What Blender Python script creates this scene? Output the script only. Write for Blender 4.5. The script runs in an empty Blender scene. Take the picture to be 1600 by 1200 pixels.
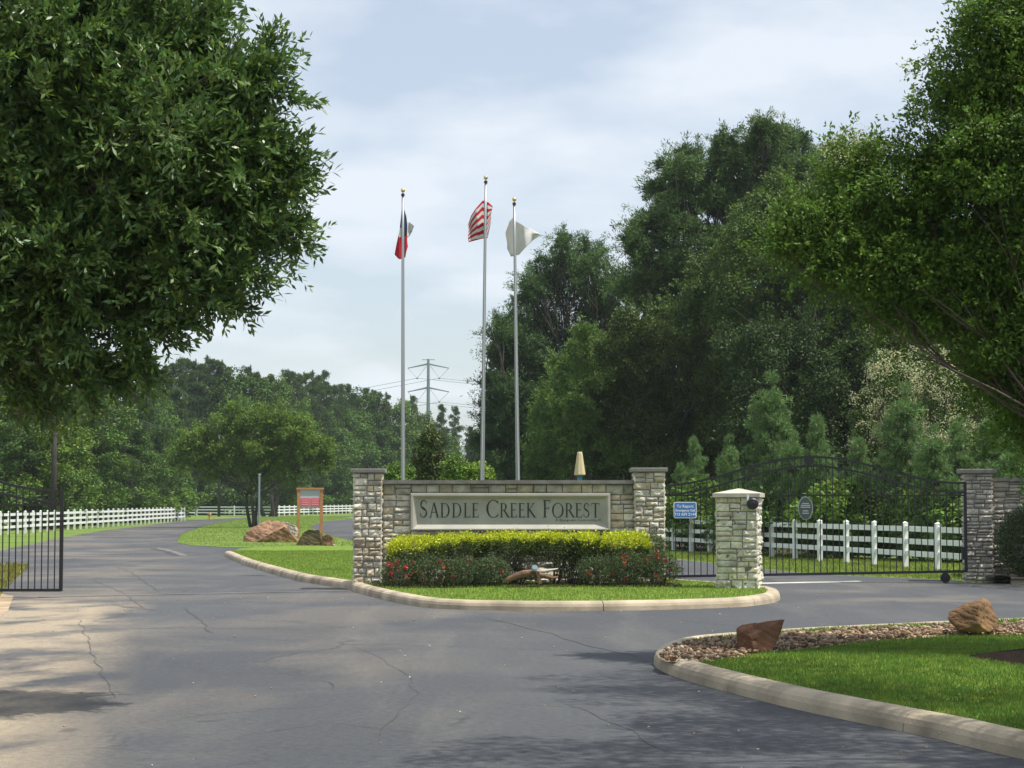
import bpy, bmesh, math, random
import numpy as np
from mathutils import Vector, Matrix, noise

random.seed(7)
RNG = np.random.default_rng(7)
R = math.radians
scene = bpy.context.scene
col = scene.collection

# ------------------------------------------------------------------ camera
F = 3000.0; H = 1.78; PITCH = math.atan(182.0 / F)
cam_d = bpy.data.cameras.new('camera'); cam = bpy.data.objects.new('camera', cam_d); col.objects.link(cam)
cam_d.sensor_width = 36; cam_d.lens = 36 * F / 1600; cam_d.clip_end = 4000; cam_d.clip_start = 0.1
cam.location = (0, 0, H); cam.rotation_euler = (math.pi / 2 + PITCH, 0, 0)
scene.camera = cam

# ------------------------------------------------------------------ light
SUN = Vector((0.40, -0.12, 0.91)).normalized()
EL = math.asin(SUN.z); AZ = math.atan2(SUN.x, SUN.y)
w = bpy.data.worlds.new('World'); scene.world = w; w.use_nodes = True
nt = w.node_tree; nt.nodes.clear()
def nd(t, typ, **kw):
    n = t.nodes.new(typ)
    for k, v in kw.items(): setattr(n, k, v)
    return n
out = nd(nt, 'ShaderNodeOutputWorld'); bg = nd(nt, 'ShaderNodeBackground'); bg.inputs[1].default_value = 0.13
sky = nd(nt, 'ShaderNodeTexSky', sky_type='NISHITA'); sky.sun_disc = False
sky.sun_elevation = EL; sky.sun_rotation = AZ; sky.dust_density = 1.4; sky.air_density = 1.0; sky.ozone_density = 1.0
tc = nd(nt, 'ShaderNodeTexCoord'); sp = nd(nt, 'ShaderNodeSeparateXYZ'); nt.links.new(tc.outputs['Generated'], sp.inputs[0])
za = nd(nt, 'ShaderNodeMath', operation='ADD'); nt.links.new(sp.outputs[2], za.inputs[0]); za.inputs[1].default_value = 0.22
zm = nd(nt, 'ShaderNodeMath', operation='MAXIMUM'); nt.links.new(za.outputs[0], zm.inputs[0]); zm.inputs[1].default_value = 0.1
dx = nd(nt, 'ShaderNodeMath', operation='DIVIDE'); nt.links.new(sp.outputs[0], dx.inputs[0]); nt.links.new(zm.outputs[0], dx.inputs[1])
dy = nd(nt, 'ShaderNodeMath', operation='DIVIDE'); nt.links.new(sp.outputs[1], dy.inputs[0]); nt.links.new(zm.outputs[0], dy.inputs[1])
cb = nd(nt, 'ShaderNodeCombineXYZ'); nt.links.new(dx.outputs[0], cb.inputs[0]); nt.links.new(dy.outputs[0], cb.inputs[1])
nz = nd(nt, 'ShaderNodeTexNoise'); nz.inputs['Scale'].default_value = 2.6; nz.inputs['Detail'].default_value = 5; nz.inputs['Roughness'].default_value = 0.5
nt.links.new(cb.outputs[0], nz.inputs['Vector'])
cr = nd(nt, 'ShaderNodeValToRGB'); cr.color_ramp.elements[0].position = 0.40; cr.color_ramp.elements[1].position = 0.63
cr.color_ramp.elements[0].color = (0.42, 0.42, 0.42, 1); cr.color_ramp.elements[1].color = (0.90, 0.90, 0.90, 1)
nt.links.new(nz.outputs[0], cr.inputs[0])
mx = nd(nt, 'ShaderNodeMixRGB'); nt.links.new(cr.outputs[0], mx.inputs[0]); nt.links.new(sky.outputs[0], mx.inputs[1])
mx.inputs[2].default_value = (6.1, 6.5, 7.05, 1)
nt.links.new(mx.outputs[0], bg.inputs[0]); nt.links.new(bg.outputs[0], out.inputs[0])
sd = bpy.data.lights.new('sun', 'SUN'); sd.energy = 5.0; sd.angle = R(0.6); sd.color = (1, 0.955, 0.87)
so = bpy.data.objects.new('sun', sd); col.objects.link(so); so.location = (10, -10, 60)
so.rotation_euler = SUN.to_track_quat('Z', 'Y').to_euler()
scene.view_settings.view_transform = 'Standard'; scene.view_settings.look = 'None'
scene.view_settings.gamma = 1; scene.view_settings.use_curve_mapping = False
scene.view_settings.exposure = 0.16
scene.cycles.max_bounces = 6; scene.cycles.volume_bounces = 1

# ------------------------------------------------------------------ pixel -> world
SP, CP = math.sin(PITCH), math.cos(PITCH)
def ray(px, py):
    x = (px - 800) / F; u = (600 - py) / F
    return Vector((x, CP - SP * u, SP + CP * u))
def W(px, py, D):
    r = ray(px, py); return Vector((0, 0, H)) + r * (D / r.y)
def G(px, py, z=0.0):
    r = ray(px, py); return Vector((0, 0, H)) + r * ((z - H) / r.z)

# ------------------------------------------------------------------ materials
def mat(name, base=(0.5, 0.5, 0.5), rough=0.7, metal=0.0, var=0.0, scale=5.0, bump=0.0, bscale=60.0, attr=False, transl=0.0, spec=0.5, detail=5, objvar=0.0):
    m = bpy.data.materials.new(name); m.use_nodes = True; t = m.node_tree
    p = t.nodes['Principled BSDF']; p.inputs['Roughness'].default_value = rough; p.inputs['Metallic'].default_value = metal
    p.inputs['Specular IOR Level'].default_value = spec
    src = None
    if attr:
        a = nd(t, 'ShaderNodeAttribute', attribute_name='Col'); mm = nd(t, 'ShaderNodeMixRGB', blend_type='MULTIPLY')
        mm.inputs[0].default_value = 1; mm.inputs[1].default_value = (*base, 1); t.links.new(a.outputs['Color'], mm.inputs[2]); src = mm.outputs[0]
        if objvar:
            oi = nd(t, 'ShaderNodeObjectInfo'); rp = nd(t, 'ShaderNodeValToRGB'); e_ = rp.color_ramp.elements
            e_[0].color = (0.78, 0.80, 0.85, 1); e_[1].color = (1.45, 1.30, 0.85, 1); k_ = e_.new(0.5); k_.color = (1.0, 1.05, 0.95, 1); t.links.new(oi.outputs['Random'], rp.inputs[0])
            m3 = nd(t, 'ShaderNodeMixRGB', blend_type='MULTIPLY'); m3.inputs[0].default_value = objvar; t.links.new(src, m3.inputs[1]); t.links.new(rp.outputs[0], m3.inputs[2]); src = m3.outputs[0]
    if var > 0:
        g = nd(t, 'ShaderNodeTexCoord'); n = nd(t, 'ShaderNodeTexNoise'); n.inputs['Scale'].default_value = scale; n.inputs['Detail'].default_value = detail
        t.links.new(g.outputs['Object'], n.inputs['Vector'])
        r = nd(t, 'ShaderNodeMapRange'); r.inputs[1].default_value = 0.3; r.inputs[2].default_value = 0.7
        r.inputs[3].default_value = 1 - var; r.inputs[4].default_value = 1 + var; t.links.new(n.outputs[0], r.inputs[0])
        mm = nd(t, 'ShaderNodeMixRGB', blend_type='MULTIPLY'); mm.inputs[0].default_value = 1
        if src: t.links.new(src, mm.inputs[1])
        else: mm.inputs[1].default_value = (*base, 1)
        t.links.new(r.outputs[0], mm.inputs[2]); src = mm.outputs[0]
    if src: t.links.new(src, p.inputs['Base Color'])
    else: p.inputs['Base Color'].default_value = (*base, 1)
    if bump > 0:
        g = nd(t, 'ShaderNodeTexCoord'); n = nd(t, 'ShaderNodeTexNoise'); n.inputs['Scale'].default_value = bscale; n.inputs['Detail'].default_value = 6
        t.links.new(g.outputs['Object'], n.inputs['Vector']); b = nd(t, 'ShaderNodeBump'); b.inputs['Strength'].default_value = bump; b.inputs['Distance'].default_value = 0.02
        t.links.new(n.outputs[0], b.inputs['Height']); t.links.new(b.outputs[0], p.inputs['Normal'])
    if transl > 0:
        tr = nd(t, 'ShaderNodeBsdfTranslucent'); ms = nd(t, 'ShaderNodeMixShader'); ms.inputs[0].default_value = transl
        if src: t.links.new(src, tr.inputs[0])
        else: tr.inputs[0].default_value = (*base, 1)
        t.links.new(p.outputs[0], ms.inputs[1]); t.links.new(tr.outputs[0], ms.inputs[2])
        t.links.new(ms.outputs[0], t.nodes['Material Output'].inputs[0])
    return m

M = {}
M['white'] = mat('white_paint', (0.78, 0.79, 0.78), 0.5, var=0.06, scale=2)
M['black_metal'] = mat('black_metal', (0.014, 0.015, 0.017), 0.45, spec=0.4)
M['steel'] = mat('brushed_aluminium', (0.31, 0.315, 0.32), 0.42, 0.55)
M['galv'] = mat('galvanised_steel', (0.28, 0.31, 0.35), 0.6, 0.4)
M['gold'] = mat('gold_ball', (0.8, 0.6, 0.25), 0.25, 0.9)
M['mortar'] = mat('mortar', (0.165, 0.155, 0.13), 0.95, var=0.2, scale=8)
M['stone'] = mat('limestone', (1, 1, 1), 0.9, attr=True, var=0.32, scale=5, bump=0.7, bscale=28)
M['cap'] = mat('cap_stone', (0.19, 0.18, 0.165), 0.85, var=0.25, scale=5, bump=0.3)
M['pale_cap'] = mat('pale_cap_stone', (0.50, 0.46, 0.38), 0.85, var=0.12, scale=6, bump=0.3)
M['panel'] = mat('cast_stone_panel', (0.36, 0.365, 0.305), 0.85, var=0.14, scale=2.8, bump=0.15, bscale=30)
M['frame'] = mat('cast_stone_frame', (0.40, 0.385, 0.33), 0.85, var=0.10, scale=3)
M['letter'] = mat('dark_letter', (0.030, 0.033, 0.030), 0.6)
M['letter_faint'] = mat('faint_letter', (0.12, 0.12, 0.11), 0.7)
M['kerb'] = mat('concrete_kerb', (0.33, 0.295, 0.235), 0.92, var=0.22, scale=2.2, bump=0.35, bscale=40)
M['bark'] = mat('bark', (0.055, 0.044, 0.035), 0.95, var=0.4, scale=6, bump=0.6, bscale=18)
M['pale_bark'] = mat('pale_bark', (0.085, 0.063, 0.05), 0.85, var=0.35, scale=5, bump=0.3, bscale=12)
M['pole_wood'] = mat('creosote_wood', (0.055, 0.045, 0.042), 0.9, var=0.3, scale=3)
M['cedar'] = mat('cedar_timber', (0.42, 0.19, 0.075), 0.75, var=0.15, scale=6)
M['drift'] = mat('weathered_log', (0.17, 0.095, 0.058), 0.85, var=0.45, scale=7, bump=0.5, bscale=30)
M['mulch'] = mat('dark_mulch', (0.020, 0.014, 0.011), 1.0, var=0.5, scale=30, bump=1.0, bscale=60, spec=0.05)
M['leaf_oak'] = mat('oak_leaf', (0.088, 0.160, 0.038), 0.38, attr=True, transl=0.3, spec=0.5)
M['leaf_myrtle'] = mat('myrtle_leaf', (0.112, 0.200, 0.028), 0.6, attr=True, transl=0.35, spec=0.35)
M['leaf_broad'] = mat('broad_leaf', (0.070, 0.118, 0.030), 0.55, objvar=1.0, attr=True, transl=0.22, spec=0.25)
M['needle'] = mat('pine_needle', (0.078, 0.130, 0.044), 0.6, objvar=0.7, attr=True, transl=0.15, spec=0.2)
M['needle_young'] = mat('young_pine_needle', (0.150, 0.250, 0.080), 0.6, attr=True, transl=0.25, spec=0.25)
M['leaf_gold'] = mat('golden_hedge_leaf', (0.56, 0.62, 0.035), 0.5, attr=True, transl=0.3, spec=0.3)
M['leaf_hedge'] = mat('hedge_inner_leaf', (0.085, 0.125, 0.026), 0.6, attr=True, transl=0.25, spec=0.25)
M['leaf_rose'] = mat('rose_leaf', (0.082, 0.118, 0.042), 0.55, attr=True, transl=0.2, spec=0.3)
M['petal_red'] = mat('red_petal', (0.50, 0.055, 0.035), 0.6, attr=True, transl=0.3)
M['petal_cream'] = mat('cream_blossom', (0.54, 0.54, 0.32), 0.8, attr=True, transl=0.3, spec=0.1)
M['grass'] = mat('grass_blade', (0.200, 0.295, 0.052), 0.6, attr=True, transl=0.35, spec=0.2)
M['navy'] = mat('blue_sign_face', (0.06, 0.20, 0.50), 0.4)
M['sign_white'] = mat('sign_white', (0.75, 0.78, 0.8), 0.5)
M['sign_pink'] = mat('red_notice', (0.66, 0.09, 0.14), 0.5)
M['notice_grey'] = mat('notice_grey', (0.42, 0.44, 0.46), 0.5)
M['green_plate'] = mat('dark_green_plate', (0.05, 0.075, 0.06), 0.4)
M['flag_red'] = mat('flag_red', (0.55, 0.035, 0.055), 0.8, transl=0.35, spec=0.1)
M['flag_white'] = mat('flag_white', (0.72, 0.72, 0.70), 0.8, transl=0.35, spec=0.1)
M['flag_blue'] = mat('flag_blue', (0.022, 0.035, 0.10), 0.8, transl=0.25, spec=0.1)
M['tan'] = mat('tan_canvas', (0.55, 0.46, 0.27), 0.8, var=0.06, scale=8)
M['blue_post'] = mat('blue_plastic', (0.07, 0.24, 0.36), 0.5)
M['hydrant'] = mat('yellow_paint', (0.5, 0.36, 0.06), 0.5)
M['orange'] = mat('orange_paint', (0.5, 0.14, 0.04), 0.5)
M['lens'] = mat('pale_glass', (0.22, 0.30, 0.34), 0.3)
M['white_line'] = mat('worn_white_concrete', (0.70, 0.68, 0.60), 0.85, var=0.15, scale=3)
M['rock_red'] = mat('red_sandstone', (0.15, 0.070, 0.038), 0.92, var=0.55, scale=3.5, bump=0.7, bscale=22)
M['rock_tan'] = mat('tan_sandstone', (0.29, 0.165, 0.10), 0.92, var=0.45, scale=2.2, bump=0.7, bscale=14)
M['rock_grey'] = mat('grey_sandstone', (0.40, 0.36, 0.30), 0.92, var=0.35, scale=2.5, bump=0.6, bscale=14)
M['rock_dark'] = mat('mossy_sandstone', (0.115, 0.090, 0.042), 0.95, var=0.5, scale=4, bump=0.7, bscale=16)
M['rock_ochre'] = mat('ochre_sandstone', (0.20, 0.112, 0.052), 0.92, var=0.6, scale=3, bump=0.6, bscale=16)
M['gravel'] = mat('river_gravel', (1, 1, 1), 0.85, attr=True, var=0.2, scale=25)

def ground_mat():
    m = bpy.data.materials.new('lawn_and_meadow'); m.use_nodes = True; t = m.node_tree; p = t.nodes['Principled BSDF']
    p.inputs['Roughness'].default_value = 0.95; p.inputs['Specular IOR Level'].default_value = 0.1
    g = nd(t, 'ShaderNodeTexCoord')
    n1 = nd(t, 'ShaderNodeTexNoise'); n1.inputs['Scale'].default_value = 0.35; n1.inputs['Detail'].default_value = 6; t.links.new(g.outputs['Object'], n1.inputs['Vector'])
    r1 = nd(t, 'ShaderNodeValToRGB'); e = r1.color_ramp.elements
    e[0].position = 0.36; e[0].color = (0.105, 0.185, 0.034, 1); e[1].position = 0.66; e[1].color = (0.185, 0.235, 0.060, 1)
    t.links.new(n1.outputs[0], r1.inputs[0])
    n2 = nd(t, 'ShaderNodeTexNoise'); n2.inputs['Scale'].default_value = 22; n2.inputs['Detail'].default_value = 4; t.links.new(g.outputs['Object'], n2.inputs['Vector'])
    mr = nd(t, 'ShaderNodeMapRange'); mr.inputs[1].default_value = 0.3; mr.inputs[2].default_value = 0.7; mr.inputs[3].default_value = 0.68; mr.inputs[4].default_value = 1.32
    t.links.new(n2.outputs[0], mr.inputs[0])
    mm = nd(t, 'ShaderNodeMixRGB', blend_type='MULTIPLY'); mm.inputs[0].default_value = 1; t.links.new(r1.outputs[0], mm.inputs[1]); t.links.new(mr.outputs[0], mm.inputs[2])
    t.links.new(mm.outputs[0], p.inputs['Base Color'])
    b = nd(t, 'ShaderNodeBump'); b.inputs['Strength'].default_value = 0.6; b.inputs['Distance'].default_value = 0.05; t.links.new(n2.outputs[0], b.inputs['Height']); t.links.new(b.outputs[0], p.inputs['Normal'])
    return m
M['ground'] = ground_mat()
M['lawn'] = mat('lawn_soil_and_thatch', (0.145, 0.225, 0.034), 0.95, var=0.35, scale=6, bump=0.5, bscale=50, spec=0.1)
M['sand'] = mat('sandy_dirt', (0.36, 0.27, 0.17), 0.95, var=0.3, scale=1.5, bump=0.5, bscale=20)
M['forest_floor'] = mat('leaf_litter', (0.05, 0.045, 0.025), 0.95, var=0.4, scale=1)

def asphalt_mat():
    m = bpy.data.materials.new('asphalt'); m.use_nodes = True; t = m.node_tree; p = t.nodes['Principled BSDF']
    p.inputs['Roughness'].default_value = 0.82; p.inputs['Specular IOR Level'].default_value = 0.35
    g = nd(t, 'ShaderNodeTexCoord'); L = t.links
    def noi(scale, detail=5, sc=(1, 1, 1), rough=0.55, dist=0.0, loc=(0, 0, 0)):
        mp = nd(t, 'ShaderNodeMapping'); mp.inputs['Scale'].default_value = sc; mp.inputs['Location'].default_value = loc; L.new(g.outputs['Object'], mp.inputs[0])
        n = nd(t, 'ShaderNodeTexNoise'); n.inputs['Scale'].default_value = scale; n.inputs['Detail'].default_value = detail; n.inputs['Roughness'].default_value = rough; n.inputs['Distortion'].default_value = dist
        L.new(mp.outputs[0], n.inputs['Vector']); return n.outputs[0]
    def rng(src, a, b, c, d):
        r = nd(t, 'ShaderNodeMapRange'); r.inputs[1].default_value = a; r.inputs[2].default_value = b; r.inputs[3].default_value = c; r.inputs[4].default_value = d
        L.new(src, r.inputs[0]); return r.outputs[0]
    def mth(op, a, b):
        n = nd(t, 'ShaderNodeMath', operation=op)
        for i, v in enumerate((a, b)):
            if isinstance(v, (int, float)): n.inputs[i].default_value = v
            else: L.new(v, n.inputs[i])
        return n.outputs[0]
    def mix(f, a, b, bt='MIX'):
        n = nd(t, 'ShaderNodeMixRGB', blend_type=bt)
        for i, v in enumerate((f, a, b)):
            if isinstance(v, (int, float)): n.inputs[i].default_value = v
            elif isinstance(v, tuple): n.inputs[i].default_value = v
            else: L.new(v, n.inputs[i])
        return n.outputs[0]
    s = nd(t, 'ShaderNodeSeparateXYZ'); L.new(g.outputs['Object'], s.inputs[0]); X, Y = s.outputs[0], s.outputs[1]
    c = mix(rng(noi(0.22, 5, (1, 0.35, 1)), 0.35, 0.65, 0, 1), (0.053, 0.056, 0.062, 1), (0.076, 0.079, 0.084, 1))
    # wheel polished streaks running along the lanes
    c = mix(rng(noi(0.8, 6, (1, 0.16, 1), dist=0.8), 0.50, 0.70, 0, 0.55), c, (0.118, 0.114, 0.106, 1))
    # pale dusty patches of washed-out sand, strongest towards the left shoulder and by the gate line
    dust = rng(noi(0.33, 7, (0.8, 0.75, 1), 0.6, 0.5, (3.1, 1.7, 0)), 0.46, 0.60, 0, 1)
    Xp = mth('ADD', X, mth('MULTIPLY', mth('SUBTRACT', Y, 17.0), 0.17))
    left = rng(Xp, -1.6, -4.2, 0, 1)
    band = mth('MULTIPLY', rng(Y, 22, 28, 0, 1), rng(Y, 52, 44, 0, 1)); band = mth('MULTIPLY', band, rng(X, 2.5, -0.5, 0, 1))
    near = mth('MULTIPLY', rng(Y, 14, 17, 0, 1), rng(Y, 30, 24, 0, 1)); near = mth('MULTIPLY', near, rng(X, 0.3, -1.4, 0, 0.6))
    ent = mth('MULTIPLY', rng(X, 4.6, 6.2, 0, 1), mth('MULTIPLY', rng(Y, 31, 33, 0, 1), rng(Y, 43, 41, 0, 1)))
    area = mth('MAXIMUM', mth('MAXIMUM', left, mth('MULTIPLY', band, 0.6)), mth('MAXIMUM', near, mth('MULTIPLY', ent, 0.9)))
    strong = mth('MULTIPLY', rng(Xp, -3.3, -4.4, 0, 0.95), rng(Y, 38, 33, 0, 1))
    f = mth('MAXIMUM', mth('MULTIPLY', mth('MULTIPLY', dust, area), 0.27), mth('MULTIPLY', strong, rng(noi(0.8, 5, (1, 0.6, 1)), 0.36, 0.55, 0, 1)))
    c = mix(f, c, (0.33, 0.27, 0.19, 1))
    # cracks
    v = nd(t, 'ShaderNodeTexVoronoi'); v.feature = 'DISTANCE_TO_EDGE'; v.inputs['Scale'].default_value = 0.17
    wp = nd(t, 'ShaderNodeTexNoise'); wp.inputs['Scale'].default_value = 1.1; wp.inputs['Detail'].default_value = 5; L.new(g.outputs['Object'], wp.inputs['Vector'])
    ad = nd(t, 'ShaderNodeMixRGB', blend_type='ADD'); ad.inputs[0].default_value = 1.3; L.new(g.outputs['Object'], ad.inputs[1]); L.new(wp.outputs['Color'], ad.inputs[2]); L.new(ad.outputs[0], v.inputs['Vector'])
    crk = mth('MULTIPLY', rng(v.outputs['Distance'], 0.0, 0.012, 1, 0), rng(noi(0.3, 2), 0.42, 0.6, 0, 0.75))
    c = mix(crk, c, (0.040, 0.041, 0.043, 1))
    # fine hairline cracks, grit and oil drips
    v2 = nd(t, 'ShaderNodeTexVoronoi'); v2.feature = 'DISTANCE_TO_EDGE'; v2.inputs['Scale'].default_value = 0.75; L.new(ad.outputs[0], v2.inputs['Vector'])
    c = mix(mth('MULTIPLY', rng(v2.outputs['Distance'], 0.0, 0.014, 1, 0), rng(noi(0.25, 3, loc=(5, 9, 0)), 0.52, 0.62, 0, 0.5)), c, (0.030, 0.031, 0.033, 1))
    c = mix(rng(noi(1.6, 2, loc=(2, 4, 0)), 0.70, 0.76, 0, 0.45), c, (0.032, 0.033, 0.035, 1))
    c = mix(rng(noi(14, 4), 0.3, 0.7, 0, 1), mix(1.0, c, (0.80, 0.80, 0.80, 1), 'MULTIPLY'), mix(1.0, c, (1.2, 1.2, 1.2, 1), 'MULTIPLY'))
    # aggregate
    sp_ = rng(noi(90, 3), 0.3, 0.7, 0.62, 1.42); c = mix(1.0, c, sp_, 'MULTIPLY')
    L.new(c, p.inputs['Base Color'])
    b = nd(t, 'ShaderNodeBump'); b.inputs['Strength'].default_value = 0.35; b.inputs['Distance'].default_value = 0.01; L.new(noi(70, 3), b.inputs['Height']); L.new(b.outputs[0], p.inputs['Normal'])
    return m
M['asphalt'] = asphalt_mat()

# ------------------------------------------------------------------ object helpers
def tag(o, label=None, cat=None, group=None, kind=None):
    if label: o['label'] = label
    if cat: o['category'] = cat
    if group: o['group'] = group
    if kind: o['kind'] = kind
    return o
def empty(name, loc, label=None, cat=None, group=None, rz=0.0):
    o = bpy.data.objects.new(name, None); col.objects.link(o); o.location = loc; o.rotation_euler = (0, 0, rz); o.empty_display_size = 0.3
    return tag(o, label, cat, group)
def link(name, me, m, parent=None, smooth=False):
    if m is not None:
        for x in (m if isinstance(m, (list, tuple)) else [m]): me.materials.append(x)
    if smooth: me.polygons.foreach_set('use_smooth', [True] * len(me.polygons))
    o = bpy.data.objects.new(name, me); col.objects.link(o)
    if parent is not None: o.parent = parent
    return o
def copy_tree(o, parent=None):
    c = o.copy(); col.objects.link(c)
    if parent is not None: c.parent = parent
    for ch in list(o.children): copy_tree(ch, c)
    return c

class MB:
    """collects shapes in world or local coordinates and links them as one mesh"""
    def __init__(s): s.v = []; s.f = []; s.c = []; s.mi = []
    def add(s, vs, fs, c=(1, 1, 1), mi=0):
        n = len(s.v); s.v += [tuple(v) for v in vs]; s.f += [tuple(i + n for i in f) for f in fs]; s.c += [c] * len(vs); s.mi += [mi] * len(fs)
    def box(s, a, b, mtx=None, c=(1, 1, 1), mi=0):
        x0, y0, z0 = a; x1, y1, z1 = b
        vs = [(x0, y0, z0), (x1, y0, z0), (x1, y1, z0), (x0, y1, z0), (x0, y0, z1), (x1, y0, z1), (x1, y1, z1), (x0, y1, z1)]
        if mtx: vs = [mtx @ Vector(v) for v in vs]
        s.add(vs, [(0, 3, 2, 1), (4, 5, 6, 7), (0, 1, 5, 4), (1, 2, 6, 5), (2, 3, 7, 6), (3, 0, 4, 7)], c, mi)
    def bar(s, a, b, w_, h_, mi=0, up=Vector((0, 0, 1))):
        a = Vector(a); b = Vector(b); d = (b - a).normalized()
        if abs(d.dot(up)) > 0.98: up = Vector((0, 1, 0))
        sx = d.cross(up).normalized() * (w_ / 2); sy = sx.cross(d).normalized() * (h_ / 2)
        vs = [a - sx - sy, a + sx - sy, a + sx + sy, a - sx + sy, b - sx - sy, b + sx - sy, b + sx + sy, b - sx + sy]
        s.add(vs, [(0, 3, 2, 1), (4, 5, 6, 7), (0, 1, 5, 4), (1, 2, 6, 5), (2, 3, 7, 6), (3, 0, 4, 7)], (1, 1, 1), mi)
    def tube(s, pts, rs, n=8, mi=0, cap=True):
        pts = [Vector(p) for p in pts]
        if isinstance(rs, (int, float)): rs = [rs] * len(pts)
        base = len(s.v); ref = Vector((0.31, 0.95, 0.1)).normalized()
        for i, p in enumerate(pts):
            d = (pts[min(i + 1, len(pts) - 1)] - pts[max(i - 1, 0)])
            d = d.normalized() if d.length > 1e-9 else Vector((0, 0, 1))
            x = d.cross(ref)
            if x.length < 0.05: x = d.cross(Vector((1, 0, 0)))
            x.normalize(); y = d.cross(x)
            for k in range(n):
                a = 2 * math.pi * k / n; q = p + (x * math.cos(a) + y * math.sin(a)) * rs[i]; s.v.append(tuple(q)); s.c.append((1, 1, 1))
        for i in range(len(pts) - 1):
            for k in range(n):
                a = base + i * n + k; b = base + i * n + (k + 1) % n
                s.f.append((a, b, b + n, a + n)); s.mi.append(mi)
        if cap:
            s.f.append(tuple(base + k for k in range(n))[::-1]); s.mi.append(mi)
            s.f.append(tuple(base + (len(pts) - 1) * n + k for k in range(n))); s.mi.append(mi)
    def sphere(s, c, r, n=10, m_=6, mi=0, sc=(1, 1, 1)):
        vs = []; fs = []
        for i in range(m_ + 1):
            th = math.pi * i / m_
            for k in range(n):
                a = 2 * math.pi * k / n
                vs.append((c[0] + r * sc[0] * math.sin(th) * math.cos(a), c[1] + r * sc[1] * math.sin(th) * math.sin(a), c[2] + r * sc[2] * math.cos(th)))
        for i in range(m_):
            for k in range(n): fs.append((i * n + k, (i + 1) * n + k, (i + 1) * n + (k + 1) % n, i * n + (k + 1) % n))
        s.add(vs, fs, (1, 1, 1), mi)
    def build(s, name, m, parent=None, smooth=False, colors=False, world=False):
        """world=True: vertices are in world space and are shifted into the parent's space"""
        me = bpy.data.meshes.new(name); vs = s.v
        if world and parent is not None:
            bpy.context.view_layer.update(); inv = parent.matrix_world.inverted(); vs = [inv @ Vector(v) for v in vs]
        me.from_pydata(vs, [], s.f)
        if colors:
            a = me.color_attributes.new('Col', 'FLOAT_COLOR', 'POINT'); a.data.foreach_set('color', np.array([(*c, 1) for c in s.c], dtype=np.float32).ravel())
        o = link(name, me, m, parent, smooth)
        if any(s.mi): me.polygons.foreach_set('material_index', s.mi)
        me.update(); return o

def recenter(o, p):
    """move a top-level mesh's origin to p"""
    o.data.transform(Matrix.Translation(-Vector(p))); o.location = p; return o

def np_mesh(name, V, Fq, C=None):
    me = bpy.data.meshes.new(name); nv = len(V); k = Fq.shape[1]; nf = len(Fq)
    me.vertices.add(nv); me.vertices.foreach_set('co', V.astype(np.float32).ravel())
    me.loops.add(nf * k); me.loops.foreach_set('vertex_index', Fq.astype(np.int32).ravel())
    me.polygons.add(nf); me.polygons.foreach_set('loop_start', np.arange(0, nf * k, k, dtype=np.int32)); me.polygons.foreach_set('loop_total', np.full(nf, k, dtype=np.int32))
    if C is not None:
        a = me.color_attributes.new('Col', 'FLOAT_COLOR', 'POINT'); a.data.foreach_set('color', np.concatenate([C, np.ones((nv, 1))], 1).astype(np.float32).ravel())
    me.update(calc_edges=True); return me

def unit(a): return a / np.maximum(np.linalg.norm(a, axis=1, keepdims=True), 1e-9)
def leaf_mesh(name, P, A, L, asp, tint, origin=(0, 0, 0), rng=RNG, fold=0.25, upbias=0.5, Nb=None):
    """one folded rhombic leaf (4 verts) per point; P base points, A axis directions, L lengths, tint (N,3)"""
    N = len(P); A = unit(A); Rn = rng.normal(size=(N, 3)); Rn[:, 2] += upbias
    if Nb is not None: Rn = Rn * 0.45 + Nb
    S = unit(np.cross(A, Rn)); Nn = unit(np.cross(S, A)); L = np.asarray(L).reshape(-1, 1) * np.ones((N, 1)); Wd = L * asp
    V = np.empty((N, 4, 3)); V[:, 0] = P; V[:, 1] = P + A * L * 0.5 + S * Wd * 0.5 + Nn * Wd * fold; V[:, 2] = P + A * L; V[:, 3] = P + A * L * 0.5 - S * Wd * 0.5 + Nn * Wd * fold
    V = V.reshape(-1, 3) - np.array(origin)
    return np_mesh(name, V, np.arange(N * 4).reshape(-1, 4), np.repeat(tint, 4, axis=0))

def tints(N, rng, amount=0.25, warm=0.15, base=None):
    b = 1 + rng.normal(size=(N, 1)) * amount; h = rng.normal(size=(N, 1)) * warm
    c = np.concatenate([b * (1 + h), b, b * (1 - h * 0.8)], 1)
    return np.clip(c, 0.35, 2.2)

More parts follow.
